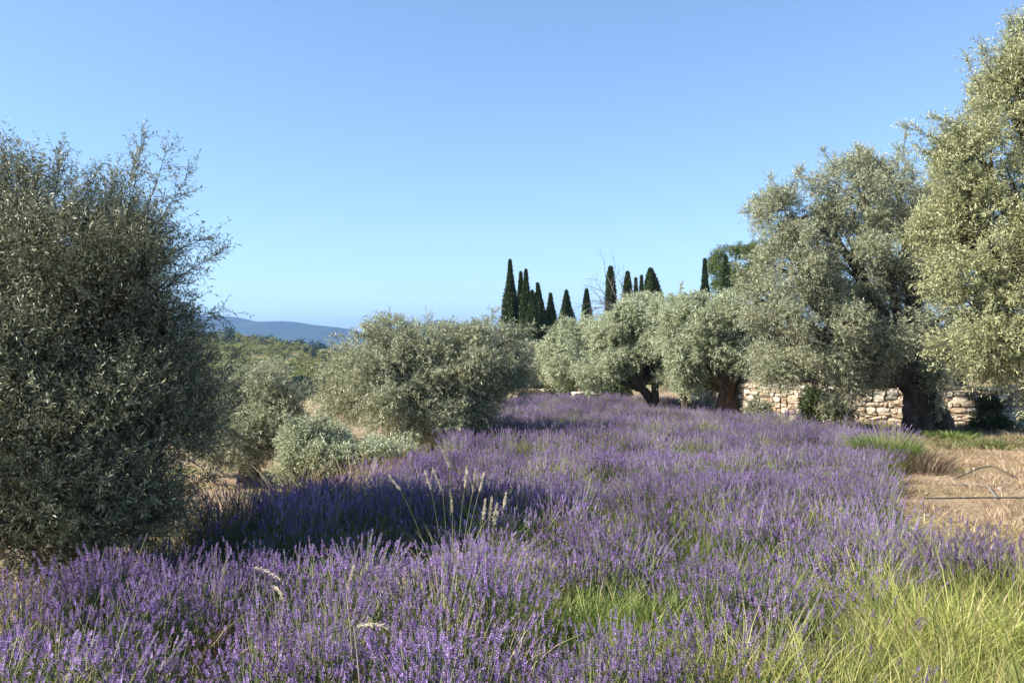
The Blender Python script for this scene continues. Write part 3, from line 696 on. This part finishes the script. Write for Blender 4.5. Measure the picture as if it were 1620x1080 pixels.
def lav_clump(seed, nsp=40, rad=.20, head=True, ntl=70):
    """a handful of lavender: curved stems, whorled flower spikes, narrow grey leaves below"""
    r_ = np.random.default_rng(seed); mb = MB()
    for i in range(nsp):
        a = r_.uniform(0, 6.283); q = math.sqrt(r_.uniform(0, 1))
        b = np.array([math.cos(a), math.sin(a), 0]) * q * rad * .6
        lean = np.array([math.cos(a), math.sin(a), 0]) * q * .30 + np.r_[r_.normal(0, .09, 2), 0]
        H = r_.uniform(.36, .56)
        tip = b + lean * H + np.array([0, 0, H]); m = b + lean * H * .3 + np.array([0, 0, H * .55])
        pl = bez(b + [0, 0, .05], m, tip, 4); tube(mb, pl, [.0022, .002, .0018, .0014], 3, mi=1, a=r_.uniform(0, 1))
        ax = unit(pl[-1] - pl[-2]); hl = r_.uniform(.038, .075); nw = int(hl / .0090)
        u = unit(np.cross(ax, [.3, .8, .1])); v = np.cross(ax, u)
        tone = r_.uniform(0, .5)
        for k in range(nw + (1 if r_.uniform() < .5 else 0)):
            gap = 0 if k < nw else -.03                      # sometimes a separate lower whorl
            c = tip - ax * (hl * (1 - (k + .5) / nw) if k < nw else hl + .022)
            t = (k + .5) / nw if k < nw else .3
            wr = .0075 * (1 - .62 * max(0, t - .35)) * r_.uniform(.85, 1.15)
            for s in range(5):
                th = 2 * math.pi * (s + .5 * (k % 2)) / 5 + r_.normal(0, .2)
                d = u * math.cos(th) + v * math.sin(th); sdv = np.cross(ax, d)
                e = c + d * wr + ax * wr * 1.0
                wv = sdv * wr * .55
                mb.add([c + d * .001, c + d * wr * .7 + wv + ax * wr * .25, e, c + d * wr * .7 - wv + ax * wr * .25], [(0, 1, 2, 3)], 0, min(1, max(0, tone + r_.uniform(0, .55))))
    n = ntl
    a = r_.uniform(0, 6.283, n); q = np.sqrt(r_.uniform(0, 1, n)) * rad
    b = np.c_[np.cos(a) * q, np.sin(a) * q, r_.uniform(0, .12, n)]
    d = unit(np.c_[np.cos(a) * .5, np.sin(a) * .5, np.full(n, 1.)] + r_.normal(0, .3, (n, 3)))
    L = r_.uniform(.10, .24, n)[:, None]; wv = unit(np.cross(d, r_.normal(0, 1, (n, 3)))) * .0035
    V = np.stack([b - wv * .4, b + wv * .4, b + d * L * .6 + wv, b + d * L, b + d * L * .6 - wv], 1)
    V4 = np.stack([b, b + d * L * .55 + wv, b + d * L, b + d * L * .55 - wv], 1).reshape(-1, 3)
    mb.add(V4, np.arange(n * 4).reshape(-1, 4), 1, r_.uniform(0, .7, n))
    return mb
def grass_clump(seed, n=70, h=(.25, .5), rad=.16, wdt=.0035, lean=.35, heads=0):
    r_ = np.random.default_rng(seed); mb = MB()
    a = r_.uniform(0, 6.283, n); q = np.sqrt(r_.uniform(0, 1, n))
    b = np.c_[np.cos(a) * q * rad, np.sin(a) * q * rad, np.zeros(n)]
    H = r_.uniform(*h, n)[:, None]
    ld = np.c_[np.cos(a) * q, np.sin(a) * q, np.zeros(n)] * lean + np.c_[r_.normal(0, .16, (n, 2)), np.zeros(n)]
    z = np.array([0, 0, 1.])
    m = b + ld * H * .3 + z * H * .5; e = b + ld * H * 1.1 + z * H * r_.uniform(.85, 1, (n, 1)); q3 = (m + e) / 2 - ld * H * .06 + z * H * .03
    wv = unit(np.c_[r_.normal(0, 1, (n, 2)), np.zeros(n)]) * wdt
    V = np.stack([b - wv * .7, b + wv * .7, m + wv, m - wv, q3 + wv * .7, q3 - wv * .7, e, e], 1).reshape(-1, 3)
    o = (np.arange(n) * 8)[:, None]; rn = r_.uniform(0, 1, n)
    mb.add(V, np.concatenate([o + [[0, 1, 2, 3]], o + [[3, 2, 4, 5]], o + [[5, 4, 6, 7]]]), 0, np.tile(rn, 3))
    return mb

lav_src = [src('lavender_clump_source', lav_clump(i), [LAVH, LAVS]) for i in range(9)]
lav_thin = [src('lavender_thin_source', lav_clump(40 + i, 15, .2, True, 90), [LAVH, LAVS]) for i in range(4)]
gg_src = [src('green_clump_source', grass_clump(60 + i, 110, (.22, .48), .16, .0026, .4), [GRG]) for i in range(4)]
gy_src = [src('yellow_clump_source', grass_clump(70 + i, 190, (.22, .56), .17, .0021, .5), [GRY]) for i in range(4)]
st_src = [src('straw_clump_source', grass_clump(80 + i, 60, (.2, .5), .15, .0025, .9), [STRAW]) for i in range(3)]
sh_src = [src('short_straw_source', grass_clump(90 + i, 60, (.03, .13), .22, .003, 2.2), [STRAW]) for i in range(4)]
wd_src = [src('weed_source', grass_clump(95 + i, 70, (.03, .12), .18, .006, 1.5), [WEED]) for i in range(3)]

RY = [-5, 0, 3.5, 5.5, 6.2, 7.0, 9.1, 12.8, 15.5, 18, 22, 27, 35]
RX = [4.5, 4.5, 4.8, 7.5, 3.7, 3.3, 4.1, 5.9, 7.6, 7.4, 7.6, 7.0, 7.0]
def edge_right(y): return np.interp(y, RY, RX) + .25 * nz(y, y * .3, 1.3, 3)
def inside(x, y, c, r, jag=.35):
    d = ((x - c[0]) / r[0]) ** 2 + ((y - c[1]) / r[1]) ** 2
    return d < 1 + jag * nz(x, y, 2.5, 4)
# green patches without flowers: centre on the ground and radii in metres
GREEN = []
for px, py, rx, ry in ((985, 905, 85, 50), (1110, 805, 95, 36), (560, 1040, 60, 25), (1230, 880, 60, 25), (1340, 790, 50, 18), (990, 770, 45, 12), (828, 702, 30, 5), (1075, 668, 55, 4), (1130, 672, 55, 4), (900, 648, 60, 4), (120, 1040, 55, 25), (1150, 720, 30, 8), (640, 760, 30, 6)):
    x, y = on_field(px, py); y1 = on_field(px, py - ry)[1]
    GREEN.append(((x, y), (rx / F * y + .17, max(.25, y1 - y)), .05 if (px, ry) in ((985, 50), (120, 25)) else .5))

# jittered grid over the field
s = .215
gx, gy = np.meshgrid(np.arange(-5, 14, s), np.arange(1.3, 34, s)); gx = gx.ravel(); gy = gy.ravel()
gx = gx + rng.uniform(-.5, .5, gx.shape) * s; gy = gy + rng.uniform(-.5, .5, gy.shape) * s
el = edge_left(gy); er = edge_right(gy)
inf = (gx > el - .12 * np.abs(nz(gy, gx, 2))) & (gx < er) & (np.abs(gx) < gy * .72 + 1.2)
gx, gy = gx[inf], gy[inf]
rw = row(gx, gy)
amp = np.interp(gy, [0, 5, 6, 7.5, 9, 14, 17, 34], [0, .05, .15, .15, .2, .3, .75, .8])
nearleft = smooth(1.2, -.4, gx) * smooth(5.2, 6.0, gy) * smooth(9, 8, gy)
amp = np.maximum(amp, nearleft * .75)
hgt = 1 - amp * (1 - rw) ** 1.5 + .13 * nz(gx, gy, .9, 1) + rng.normal(0, .05, gx.shape)
# each plant is a dome: nearest plant centre sets height, lean and tone
bx_, by_ = np.meshgrid(np.arange(-6, 14, .82), np.arange(1, 35, .9)); bx_ = (bx_ + rng.uniform(-.22, .22, bx_.shape)).ravel(); by_ = (by_ + rng.uniform(-.24, .24, by_.shape)).ravel()
bsz = rng.uniform(.82, 1.2, bx_.shape); btn = rng.normal(0, .22, bx_.shape)
near = np.array([np.argmin(((bx_ - a) ** 2 + (by_ - b) ** 2) / bsz ** 2) for a, b in zip(gx, gy)])
ox, oy = gx - bx_[near], gy - by_[near]; od = np.hypot(ox, oy) / (.5 * bsz[near])
hgt = hgt * (.74 + .28 * bsz[near]) * (1.07 - .27 * np.clip(od, 0, 1.25) ** 2)
gx = gx - ox * .12; gy = gy - oy * .12            # plants gather their stems, leaving creases between them
# young plants near the left edge are lower
green = np.zeros(gx.shape, bool)
gp_ = np.full(gx.shape, .05)
for c, r, q in GREEN:
    mm = inside(gx, gy, c, r); green |= mm; gp_[mm] = q
# bottom right corner: grass takes over
ang = gx - np.interp(gy, [2, 2.6, 3.2, 3.8, 4.4, 5.0], [.12, .45, .72, 1.0, 1.35, 2.1])
yel = (ang + .35 * nz(gx, gy, 1.5, 5) > 0) & (gy < 5.4)
mixn = nz(gx, gy, .8, 7)
u = rng.uniform(0, 1, gx.shape)
p_lav = np.where(yel, np.clip(.5 - .95 * (ang + .35 * nz(gx, gy, 1.5, 5)), .08, .5), np.where(green, gp_, np.where(gx > .6, .92 + .35 * mixn, .90 + .2 * mixn)))
fargreen = (gy > 22) & (mixn > .25); p_lav = np.where(fargreen, .5, p_lav)
is_lav = u < p_lav
keep = (hgt > .42) & ~((gy > 13.5) & (rw < .48) & (gx < 3.0 + .8 * mixn)) | (rng.uniform(0, 1, gx.shape) < .5)
tilt_x = .34 * ox + .22 * nz(gx, gy, .5, 8) + rng.normal(0, .10, gx.shape) + .10 * np.clip(gx - 1, 0, 3) * smooth(9, 4, gy)
tilt_y = .34 * oy + .20 * nz(gx, gy, .5, 9) + rng.normal(0, .10, gx.shape)
gzz = ground(gx, gy)
clear = inside(gx, gy, (6.6, 25.4), (1.6, 2.6)) | inside(gx, gy, (5.3, 29.0), (1.4, 2.8)) | inside(gx, gy, (8.2, 22.8), (1.6, 2.0))
hgt = np.where(clear, hgt * .45, hgt); is_lav &= ~(clear & (rng.uniform(0, 1, gx.shape) < .6))
def emit(name, m, sources, sc_z=1.0, sc_x=1.0, tlt=1.0, seed=0, **tg):
    r_ = np.random.default_rng(seed); k = m.sum()
    pts = np.c_[gx[m], gy[m], gzz[m] - .02]
    rots = np.c_[-tilt_y[m] * tlt, tilt_x[m] * tlt, r_.uniform(0, 6.283, k)]
    sx = sc_x * r_.uniform(.85, 1.2, k); sz = sc_z * np.clip(hgt[m], .3, 1.4) * r_.uniform(.9, 1.1, k)
    tint = np.clip(.5 + .3 * nz(gx[m], gy[m], 1.1, 11) + btn[near[m]] + r_.normal(0, .15, k), 0, 1)
    o = scatter(name, pts, rots, np.c_[sx, sx, sz], r_.integers(0, len(sources), k), tint, sources)
    tag(o, kind='stuff', **tg)
thin = (rng.uniform(0, 1, gx.shape) < np.where(gx > .6, .38, .12) + .25 * np.clip(mixn, 0, 1))
emit('lavender', is_lav & keep & ~thin, lav_src, 1.0, 1.0, seed=1, label='purple lavender in flower covering the sloping field', cat='lavender')
emit('sparse_lavender', is_lav & keep & thin, lav_thin, .96, 1.1, seed=2, label='thinner greenish lavender mixed into the purple field', cat='lavender')
emit('green_grass', green & ~is_lav, gg_src, .98, 1.0, .8, seed=3, label='fresh green grass patches among the lavender', cat='grass')
emit('yellow_grass', yel & ~is_lav & (u < .84), gy_src, .95, 1.1, 1.3, seed=4, label='yellow green grass filling the lower right corner', cat='grass')
rest = ~green & ~yel & ~is_lav
emit('mixed_grass', rest & (u < p_lav + (1 - p_lav) * .75), gy_src, .85, 1.0, 1.0, seed=5, label='pale green grass blades scattered through the lavender', cat='grass')
emit('dry_grass', (rest & (u > p_lav + (1 - p_lav) * .75)) | (yel & ~is_lav & (u >= .74)), st_src, .9, 1.0, 1.2, seed=6, label='dry straw coloured grass stems leaning among the lavender', cat='grass')

def scatter_area(name, region, step, sources, label, sc_=1., seed=0, cat='grass', box=(-12, 16, 1, 42), flat=1.):
    r_ = np.random.default_rng(seed)
    x, y = np.meshgrid(np.arange(box[0], box[1], step), np.arange(box[2], box[3], step)); x = x.ravel(); y = y.ravel()
    x = x + r_.uniform(-.5, .5, x.shape) * step; y = y + r_.uniform(-.5, .5, y.shape) * step
    m = region(x, y) & (np.abs(x) < y * .72 + 1.5); x, y = x[m], y[m]; k = len(x)
    s = sc_ * r_.uniform(.6, 1.3, k)
    o = scatter(name, np.c_[x, y, ground(x, y) - .005], np.c_[r_.normal(0, .08, (k, 2)), r_.uniform(0, 6.283, k)], np.c_[s, s, s * flat * r_.uniform(.7, 1.2, k)],
                r_.integers(0, len(sources), k), r_.uniform(0, 1, k), sources)
    tag(o, label, cat, kind='stuff')
scatter_area('dry_ground_cover', lambda x, y: (x > edge_right(y) - .3) & (y > 5) & (y < wall_y(x) - .4) & (x < 16) & (nz(x, y, 1.6, 3) > -.1), .25, sh_src, 'short dry stubble on the bare earth at the right', 1., 21)
scatter_area('weeds', lambda x, y: (x > edge_right(y) - .2) & (y > 16.5) & (y < wall_y(x) - .35) & (x < 16) & (nz(x, y, .8, 6) > .12), .26, wd_src, 'low green weeds along the foot of the stone wall', 1.2, 22)
scatter_area('terrace_stubble', lambda x, y: (x < edge_left(y) - .15) & (nz(x, y, .6, 2) > .0), .42, sh_src, 'short straw stubble on the lower left terrace', .9, 23, box=(-24, 2, 5, 42))
# tan seeding grass on the bank below the lavender edge
scatter_area('bank_grass', lambda x, y: (x < edge_left(y) - .05) & (x > edge_left(y) - 1.3) & (y > 5) & (y < 13) & (nz(x, y, 2, 2) > .1), .22, st_src, 'tan dry grass on the bank left of the lavender', 1.15, 24, box=(-8, 1, 4, 14))

def pebble(i):
    r_ = np.random.default_rng(i); mb = MB(); stone(mb, (0, 0, .01), .08, .06, .05, 0, r_); return src('pebble_source', mb, [MORTAR, STONE])
scatter_area('pebbles', lambda x, y: (x > edge_right(y) - .1) & (y > 5) & (y < wall_y(x) - .3) & (x < 16) & (nz(x, y, 3.1, 9) > .35), .3, [pebble(i) for i in range(4)], 'small pale stones strewn over the bare earth', .8, 25, 'stones')
# scrub on the hillside across the valley
def blob_src(i, mt):
    r_ = np.random.default_rng(300 + i)
    bl = [(np.array([r_.normal(0, .35), r_.normal(0, .35), .55 + r_.uniform(-.1, .3)]), np.array([.55, .55, .5]) * r_.uniform(.7, 1.1)) for _ in range(4)]
    Pb, D, L, a, b = fill_crown(bl, 130, r_, .3, .3, (.1, .2)); V, Q, rn, TV, TQ = sprigs(Pb, D, L, 5, .22, .10, 0, r_)
    mb = MB(); mb.add(V, Q, 0, rn); return src('scrub_source', mb, [mt])
def hill_scatter(name, n, region, sources, size, label, seed, cat):
    r_ = np.random.default_rng(seed); Y = r_.uniform(175, 440, n * 6) ; px = r_.uniform(-300, 900, n * 6); X = (px - 810) / F * Y
    m = region(px, X, Y); X, Y = X[m][:n], Y[m][:n]; k = len(X); s = size * r_.uniform(.5, 1.4, k)
    o = scatter(name, np.c_[X, Y, ground(X, Y) - s * .1], np.c_[np.zeros((k, 2)), r_.uniform(0, 6.28, k)], np.c_[s, s, s * r_.uniform(.8, 1.2, k)], r_.integers(0, len(sources), k), r_.uniform(0, 1, k), sources)
    tag(o, label, cat, kind='stuff')
hill_scatter('hillside_scrub', 1300, lambda p, x, y: nz(x, y, .03, 3) > -.15, [blob_src(i, SCRUB) for i in range(3)], 2.4, 'yellow green scrub covering the hillside across the valley', 31, 'scrub')
hill_scatter('hillside_woods', 120, lambda p, x, y: (nz(x, y, .02, 8) > .25) | ((y > 400) & (nz(x, y, .05, 2) > 0)), [blob_src(i + 5, DSCRUB) for i in range(3)], 3.2, 'dark green bushes and trees dotted over the far hillside', 32, 'scrub')
def ridge_wood():
    r_ = np.random.default_rng(41); n = 260; px = r_.uniform(395, 620, n); Y = r_.uniform(560, 700, n); X = (px - 810) / F * Y
    z = EYE + (540 - np.interp(px, [395, 470, 560, 620], [552, 558, 568, 572])) / F * Y - 3 - r_.uniform(0, 6, n); s = r_.uniform(4, 9, n)
    o = scatter('valley_wood', np.c_[X, Y, np.maximum(z, ground(X, Y))], np.c_[np.zeros((n, 2)), r_.uniform(0, 6, n)], np.c_[s, s, s * 1.1], r_.integers(0, 3, n), r_.uniform(0, 1, n), [blob_src(i + 9, DSCRUB) for i in range(3)])
    tag(o, 'dark belt of woodland between the hillside and the blue mountains', 'woodland', kind='stuff')
ridge_wood()

# ------------------------------------------------------------------ single plants and small things
def tuft(px, py, wm, hm, n, label, mt, Y=None, name='grass_tuft', cat='grass tuft', flowers=0, seed=0, lean=.8, wdt=.004):
    if Y is None: x, y = on_field(px, py, 0.0)
    else: x, y = (px - 810) / F * Y, Y
    z = gz(x, y)
    root = empty(name, (x, y, z)); tag(root, label, cat)
    mb = grass_clump(900 + seed, n, (hm * .6, hm), wm * .5, wdt, lean)
    me = mb.mesh('blades', [mt]); link(bpy.data.objects.new('blades', me), root)
    if flowers:
        r_ = np.random.default_rng(seed); fb = MB()
        for i in range(flowers):
            a = r_.uniform(0, 6.28); q = r_.uniform(.2, 1.2); d = np.array([math.cos(a), math.sin(a), 0]) * q * wm * .6
            hh = hm * r_.uniform(.95, 1.3) * (1 - .25 * q / 1.2)
            tip = d * 1.0 + [0, 0, hh]; b0 = d * .4 + [0, 0, hh * .4]
            tube(fb, bez(b0, d * .7 + [0, 0, hh * .75], tip, 3), [.003, .0025, .002], 3, mi=1)
            ax = unit(tip - b0); tube(fb, [tip - ax * .01, tip + ax * .015, tip + ax * .035, tip + ax * .05], [.003, .006, .005, .002], 5, .3, mi=0, seed=i)
        link(bpy.data.objects.new('flower_spikes', fb.mesh('flower_spikes', [TLAV, PSTEM])), root)
    return root
TLAV = leaf_mat('bush_lavender_flower', [(0, (.076, .051, .128)), (.6, (.153, .111, .230)), (1, (.255, .196, .340))], trans=.15, rough=.7, spec=.15)
tuft(1402, 716, .85, .66, 1900, 'rounded bright green lavender bush with a purple fringe in front of the massive trunk', TUFT, Y=13.6, name='lavender_bush', cat='lavender bush', flowers=80, seed=1, lean=.55, wdt=.0028)
tuft(1458, 760, .75, .42, 700, 'brown dried up shrub on the bare ground at the right', BRUSH, Y=13.0, name='dry_shrub', cat='shrub', seed=3, lean=1.1)
tuft(1210, 668, .8, .5, 500, 'green weed clump at the left end of the visible stone wall', TUFT, Y=22.5, name='weed_clump', cat='weeds', seed=4, lean=1.0, wdt=.008)
tuft(1500, 690, .9, .25, 500, 'low green weeds beside the foot of the massive trunk', TUFT, Y=18.8, name='weed_clump', cat='weeds', seed=5, lean=1.2, wdt=.008)

def plume_grass(px, py, Y, plumes, label, seed):
    """tall dry grass: green blades and pale feathery seed heads"""
    r_ = np.random.default_rng(seed)
    x, y = (px - 810) / F * Y, Y; z = gz(x, y); root = empty('plume_grass', (x, y, z)); tag(root, label, 'ornamental grass')
    me = grass_clump(700 + seed, 45, (.3, .6), .14, .003, .5).mesh('blades', [PSTEM]); link(bpy.data.objects.new('blades', me), root)
    for i, (ax_, ay, bx, by) in enumerate(plumes):
        tip = P(ax_, ay, Y + r_.normal(0, .12)) - np.array([x, y, z]); bot = P(bx, by, Y + r_.normal(0, .05)) - np.array([x, y, z])
        mb = MB(); st = np.array([bot[0] * .6, bot[1], max(bot[2] - .35, .0)])
        tube(mb, bez(st, (st + bot) / 2 + [0, 0, .04], bot, 4), [.003, .0025, .002, .002], 4, mi=1)
        n = 150; t = r_.uniform(0, 1, n); c = bot + (tip - bot) * t[:, None]
        d = unit(unit(tip - bot) * 1.3 + r_.normal(0, .45, (n, 3))); Lq = .028 * np.interp(t, [0, .2, .8, 1], [.6, 1, .8, .5])[:, None]
        wv = unit(np.cross(d, r_.normal(0, 1, (n, 3)))) * .0028
        mb.add(np.stack([c, c + d * Lq * .5 + wv, c + d * Lq, c + d * Lq * .5 - wv], 1).reshape(-1, 3), np.arange(n * 4).reshape(-1, 4), 0)
        link(bpy.data.objects.new('plume', mb.mesh('plume', [PLUME, PSTEM])), root)
plume_grass(715, 870, 6.1, [(684, 740, 700, 776), (700, 712, 712, 740), (616, 752, 634, 776), (738, 738, 735, 772), (752, 742, 748, 778), (712, 775, 716, 812), (672, 745, 682, 775), (766, 748, 758, 778)],
            'tall grass with pale feathery plumes in the shaded hollow of the lavender', 1)
plume_grass(775, 880, 5.9, [(768, 790, 764, 822), (778, 786, 774, 824), (786, 796, 780, 826), (801, 780, 796, 806), (790, 806, 782, 830)],
            'short clump of pale dry plumes right of the taller plumes', 2)

def stalk(px0, py0, px1, py1, Y, label, seed):
    r_ = np.random.default_rng(seed); a = P(px0, py0, Y); b = P(px1, py1, Y - .05); base = np.array([a[0] + .03, Y + .02, gz(a[0], Y)])
    root = empty('dry_stalk', base); tag(root, label, 'grass stalk'); mb = MB()
    tube(mb, bez(base, (base + a) / 2 + [0.02, 0, .03], a, 6), [.003] * 6, 4); mb.obj('stem', [PLUME], root)
    mb = MB(); n = 90; t = r_.uniform(0, 1, n); m = (a + b) / 2 + [0, 0, .02]
    c = bez(a, m, b, 50)[(t * 49).astype(int)]; d = unit(unit(b - a) * 1.4 + r_.normal(0, .4, (n, 3))); wv = unit(np.cross(d, r_.normal(0, 1, (n, 3)))) * .002
    mb.add(np.stack([c, c + d * .012 + wv, c + d * .024, c + d * .012 - wv], 1).reshape(-1, 3), np.arange(n * 4).reshape(-1, 4), 0); mb.obj('seed_head', [PLUME], root)
stalk(548, 935, 561, 897, 3.9, 'single upright pale seed head standing out of the near lavender', 1)
stalk(402, 897, 442, 915, 4.3, 'pale curled oat stalk above the lavender at lower left', 2)
stalk(432, 925, 446, 945, 4.2, 'short drooping oat stalk just below the curled one', 3)
stalk(560, 990, 610, 992, 3.3, 'bent yellow grass stalk lying over the lavender near the bottom', 4)

# irrigation pipes
def pipe(name, pts, r, label, m, cat='pipe'):
    p = []
    for x, y, h in pts: p.append((x, y, gz(x, y) + h))
    p = np.array(p); t = np.linspace(0, 1, len(p)); tt = np.linspace(0, 1, 40)
    q = np.stack([np.interp(tt, t, p[:, k]) for k in range(3)], 1)
    for _ in range(4): q[1:-1] = (q[:-2] + q[1:-1] * 2 + q[2:]) / 4
    mb = MB(); tube(mb, q, np.full(40, r), 8, 0); root = link(bpy.data.objects.new(name, mb.mesh(name, [m], True))); tag(root, label, cat)
def gp(px, py, h=0):
    d = (py - 540) / F; Y = EYE / (d - .03); return ((px - 810) / F * Y, Y, h)
pipe('irrigation_pipe', [gp(1462, 800, .10), gp(1500, 801, .11), gp(1550, 800, .11), gp(1625, 801, .10), gp(1700, 803, .10)], .010, 'straight black irrigation pipe lying across the bare earth', PIPE)
pipe('hose', [gp(1508, 762, .02), gp(1530, 756, .05), gp(1550, 748, .09), gp(1570, 747, .11), gp(1592, 752, .06), gp(1615, 760, .02)], .010, 'arched black hose rising from the dry ground', PIPE, 'hose')
pipe('hose', [gp(1500, 768, .02), gp(1540, 770, .03), gp(1562, 775, .05), gp(1578, 790, .02)], .012, 'grey hose curving over the stubble in front of the arched one', GREYP, 'hose')

# low stone terraces at the far end of the field
def low_bank(px0, px1, py, Y, h, label, seed):
    a, b = P(px0, py, Y), P(px1, py, Y + .3)
    rubble_wall('low_stone_wall', [(a[0], a[1]), (b[0], b[1])], h, label, .5, seed, .45)
low_bank(818, 866, 616, 41, .42, 'low pale stone wall at the end of the lavender under the small distant olive', 51)
low_bank(905, 950, 618, 37.5, .38, 'short light stone ledge right of the small distant olive', 52)
def shrub(px, py, rx, ry, Y, n, label, mt, seed, leaf=(.08, .03)):
    r_ = np.random.default_rng(seed); c, rr = B(px, py, rx, ry, Y, rx / F * Y * .8); x, y = c[0], c[1]; z = gz(x, y)
    root = empty('shrub', (x, y, z)); tag(root, label, 'shrub'); mb = MB()
    for q in range(6):
        e = c + unit(r_.normal(0, 1, 3)) * rr * .6; tube(mb, bez(np.array([x, y, z - .05]), np.array([x, y, (z + e[2]) / 2]), e, 6), np.linspace(.03, .008, 6), 5, .1)
    mb.obj('stem', [BARK], root)
    Pb, D, Ls, a, b = fill_crown([(c, rr), (c + rr * [.4, 0, -.2], rr * .7), (c - rr * [.4, 0, .2], rr * .7)], n, r_, .2, .4, (.1, .25)); V, Q, rn, TV, TQ = sprigs(Pb, D, Ls, 9, leaf[0], leaf[1], .1, r_)
    cb = MB(); cb.add(V, Q, 0, rn); cb.obj('crown', [mt], root)
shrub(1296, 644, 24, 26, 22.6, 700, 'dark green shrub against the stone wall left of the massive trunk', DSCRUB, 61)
shrub(1566, 660, 24, 28, 21.0, 700, 'dark shrub standing in for trunk shadow on the wall right of the massive trunk', DSCRUB, 62)  # shrub added to darken the wall where the trunk's shadow falls
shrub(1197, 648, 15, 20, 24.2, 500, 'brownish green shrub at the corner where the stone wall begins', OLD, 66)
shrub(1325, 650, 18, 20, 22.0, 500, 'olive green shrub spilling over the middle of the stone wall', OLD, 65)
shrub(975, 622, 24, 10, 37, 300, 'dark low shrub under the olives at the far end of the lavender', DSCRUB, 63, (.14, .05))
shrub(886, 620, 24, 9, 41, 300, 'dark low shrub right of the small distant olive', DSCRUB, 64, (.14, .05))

# ------------------------------------------------------------------ haze: the air between here and the mountains
def haze():
    m, t, o = mat('haze_air')
    v = N(t, 'ShaderNodeVolumePrincipled'); v.inputs['Color'].default_value = (.25, .46, .86, 1); v.inputs['Density'].default_value = .00018; v.inputs['Anisotropy'].default_value = .2
    t.links.new(v.outputs[0], o.inputs['Volume'])
    x, y0, y1, z0, z1 = 14600, -120, 9100, -60, 210
    V = [(-x, y0, z0), (x, y0, z0), (x, y1, z0), (-x, y1, z0), (-x, y0, z1), (x, y0, z1), (x, y1, z1), (-x, y1, z1)]
    me = bpy.data.meshes.new('haze'); me.from_pydata(V, [], [(3, 2, 1, 0), (4, 5, 6, 7), (0, 1, 5, 4), (1, 2, 6, 5), (2, 3, 7, 6), (3, 0, 4, 7)]); me.materials.append(m)
    tag(link(bpy.data.objects.new('haze', me)), kind='stuff')
haze()
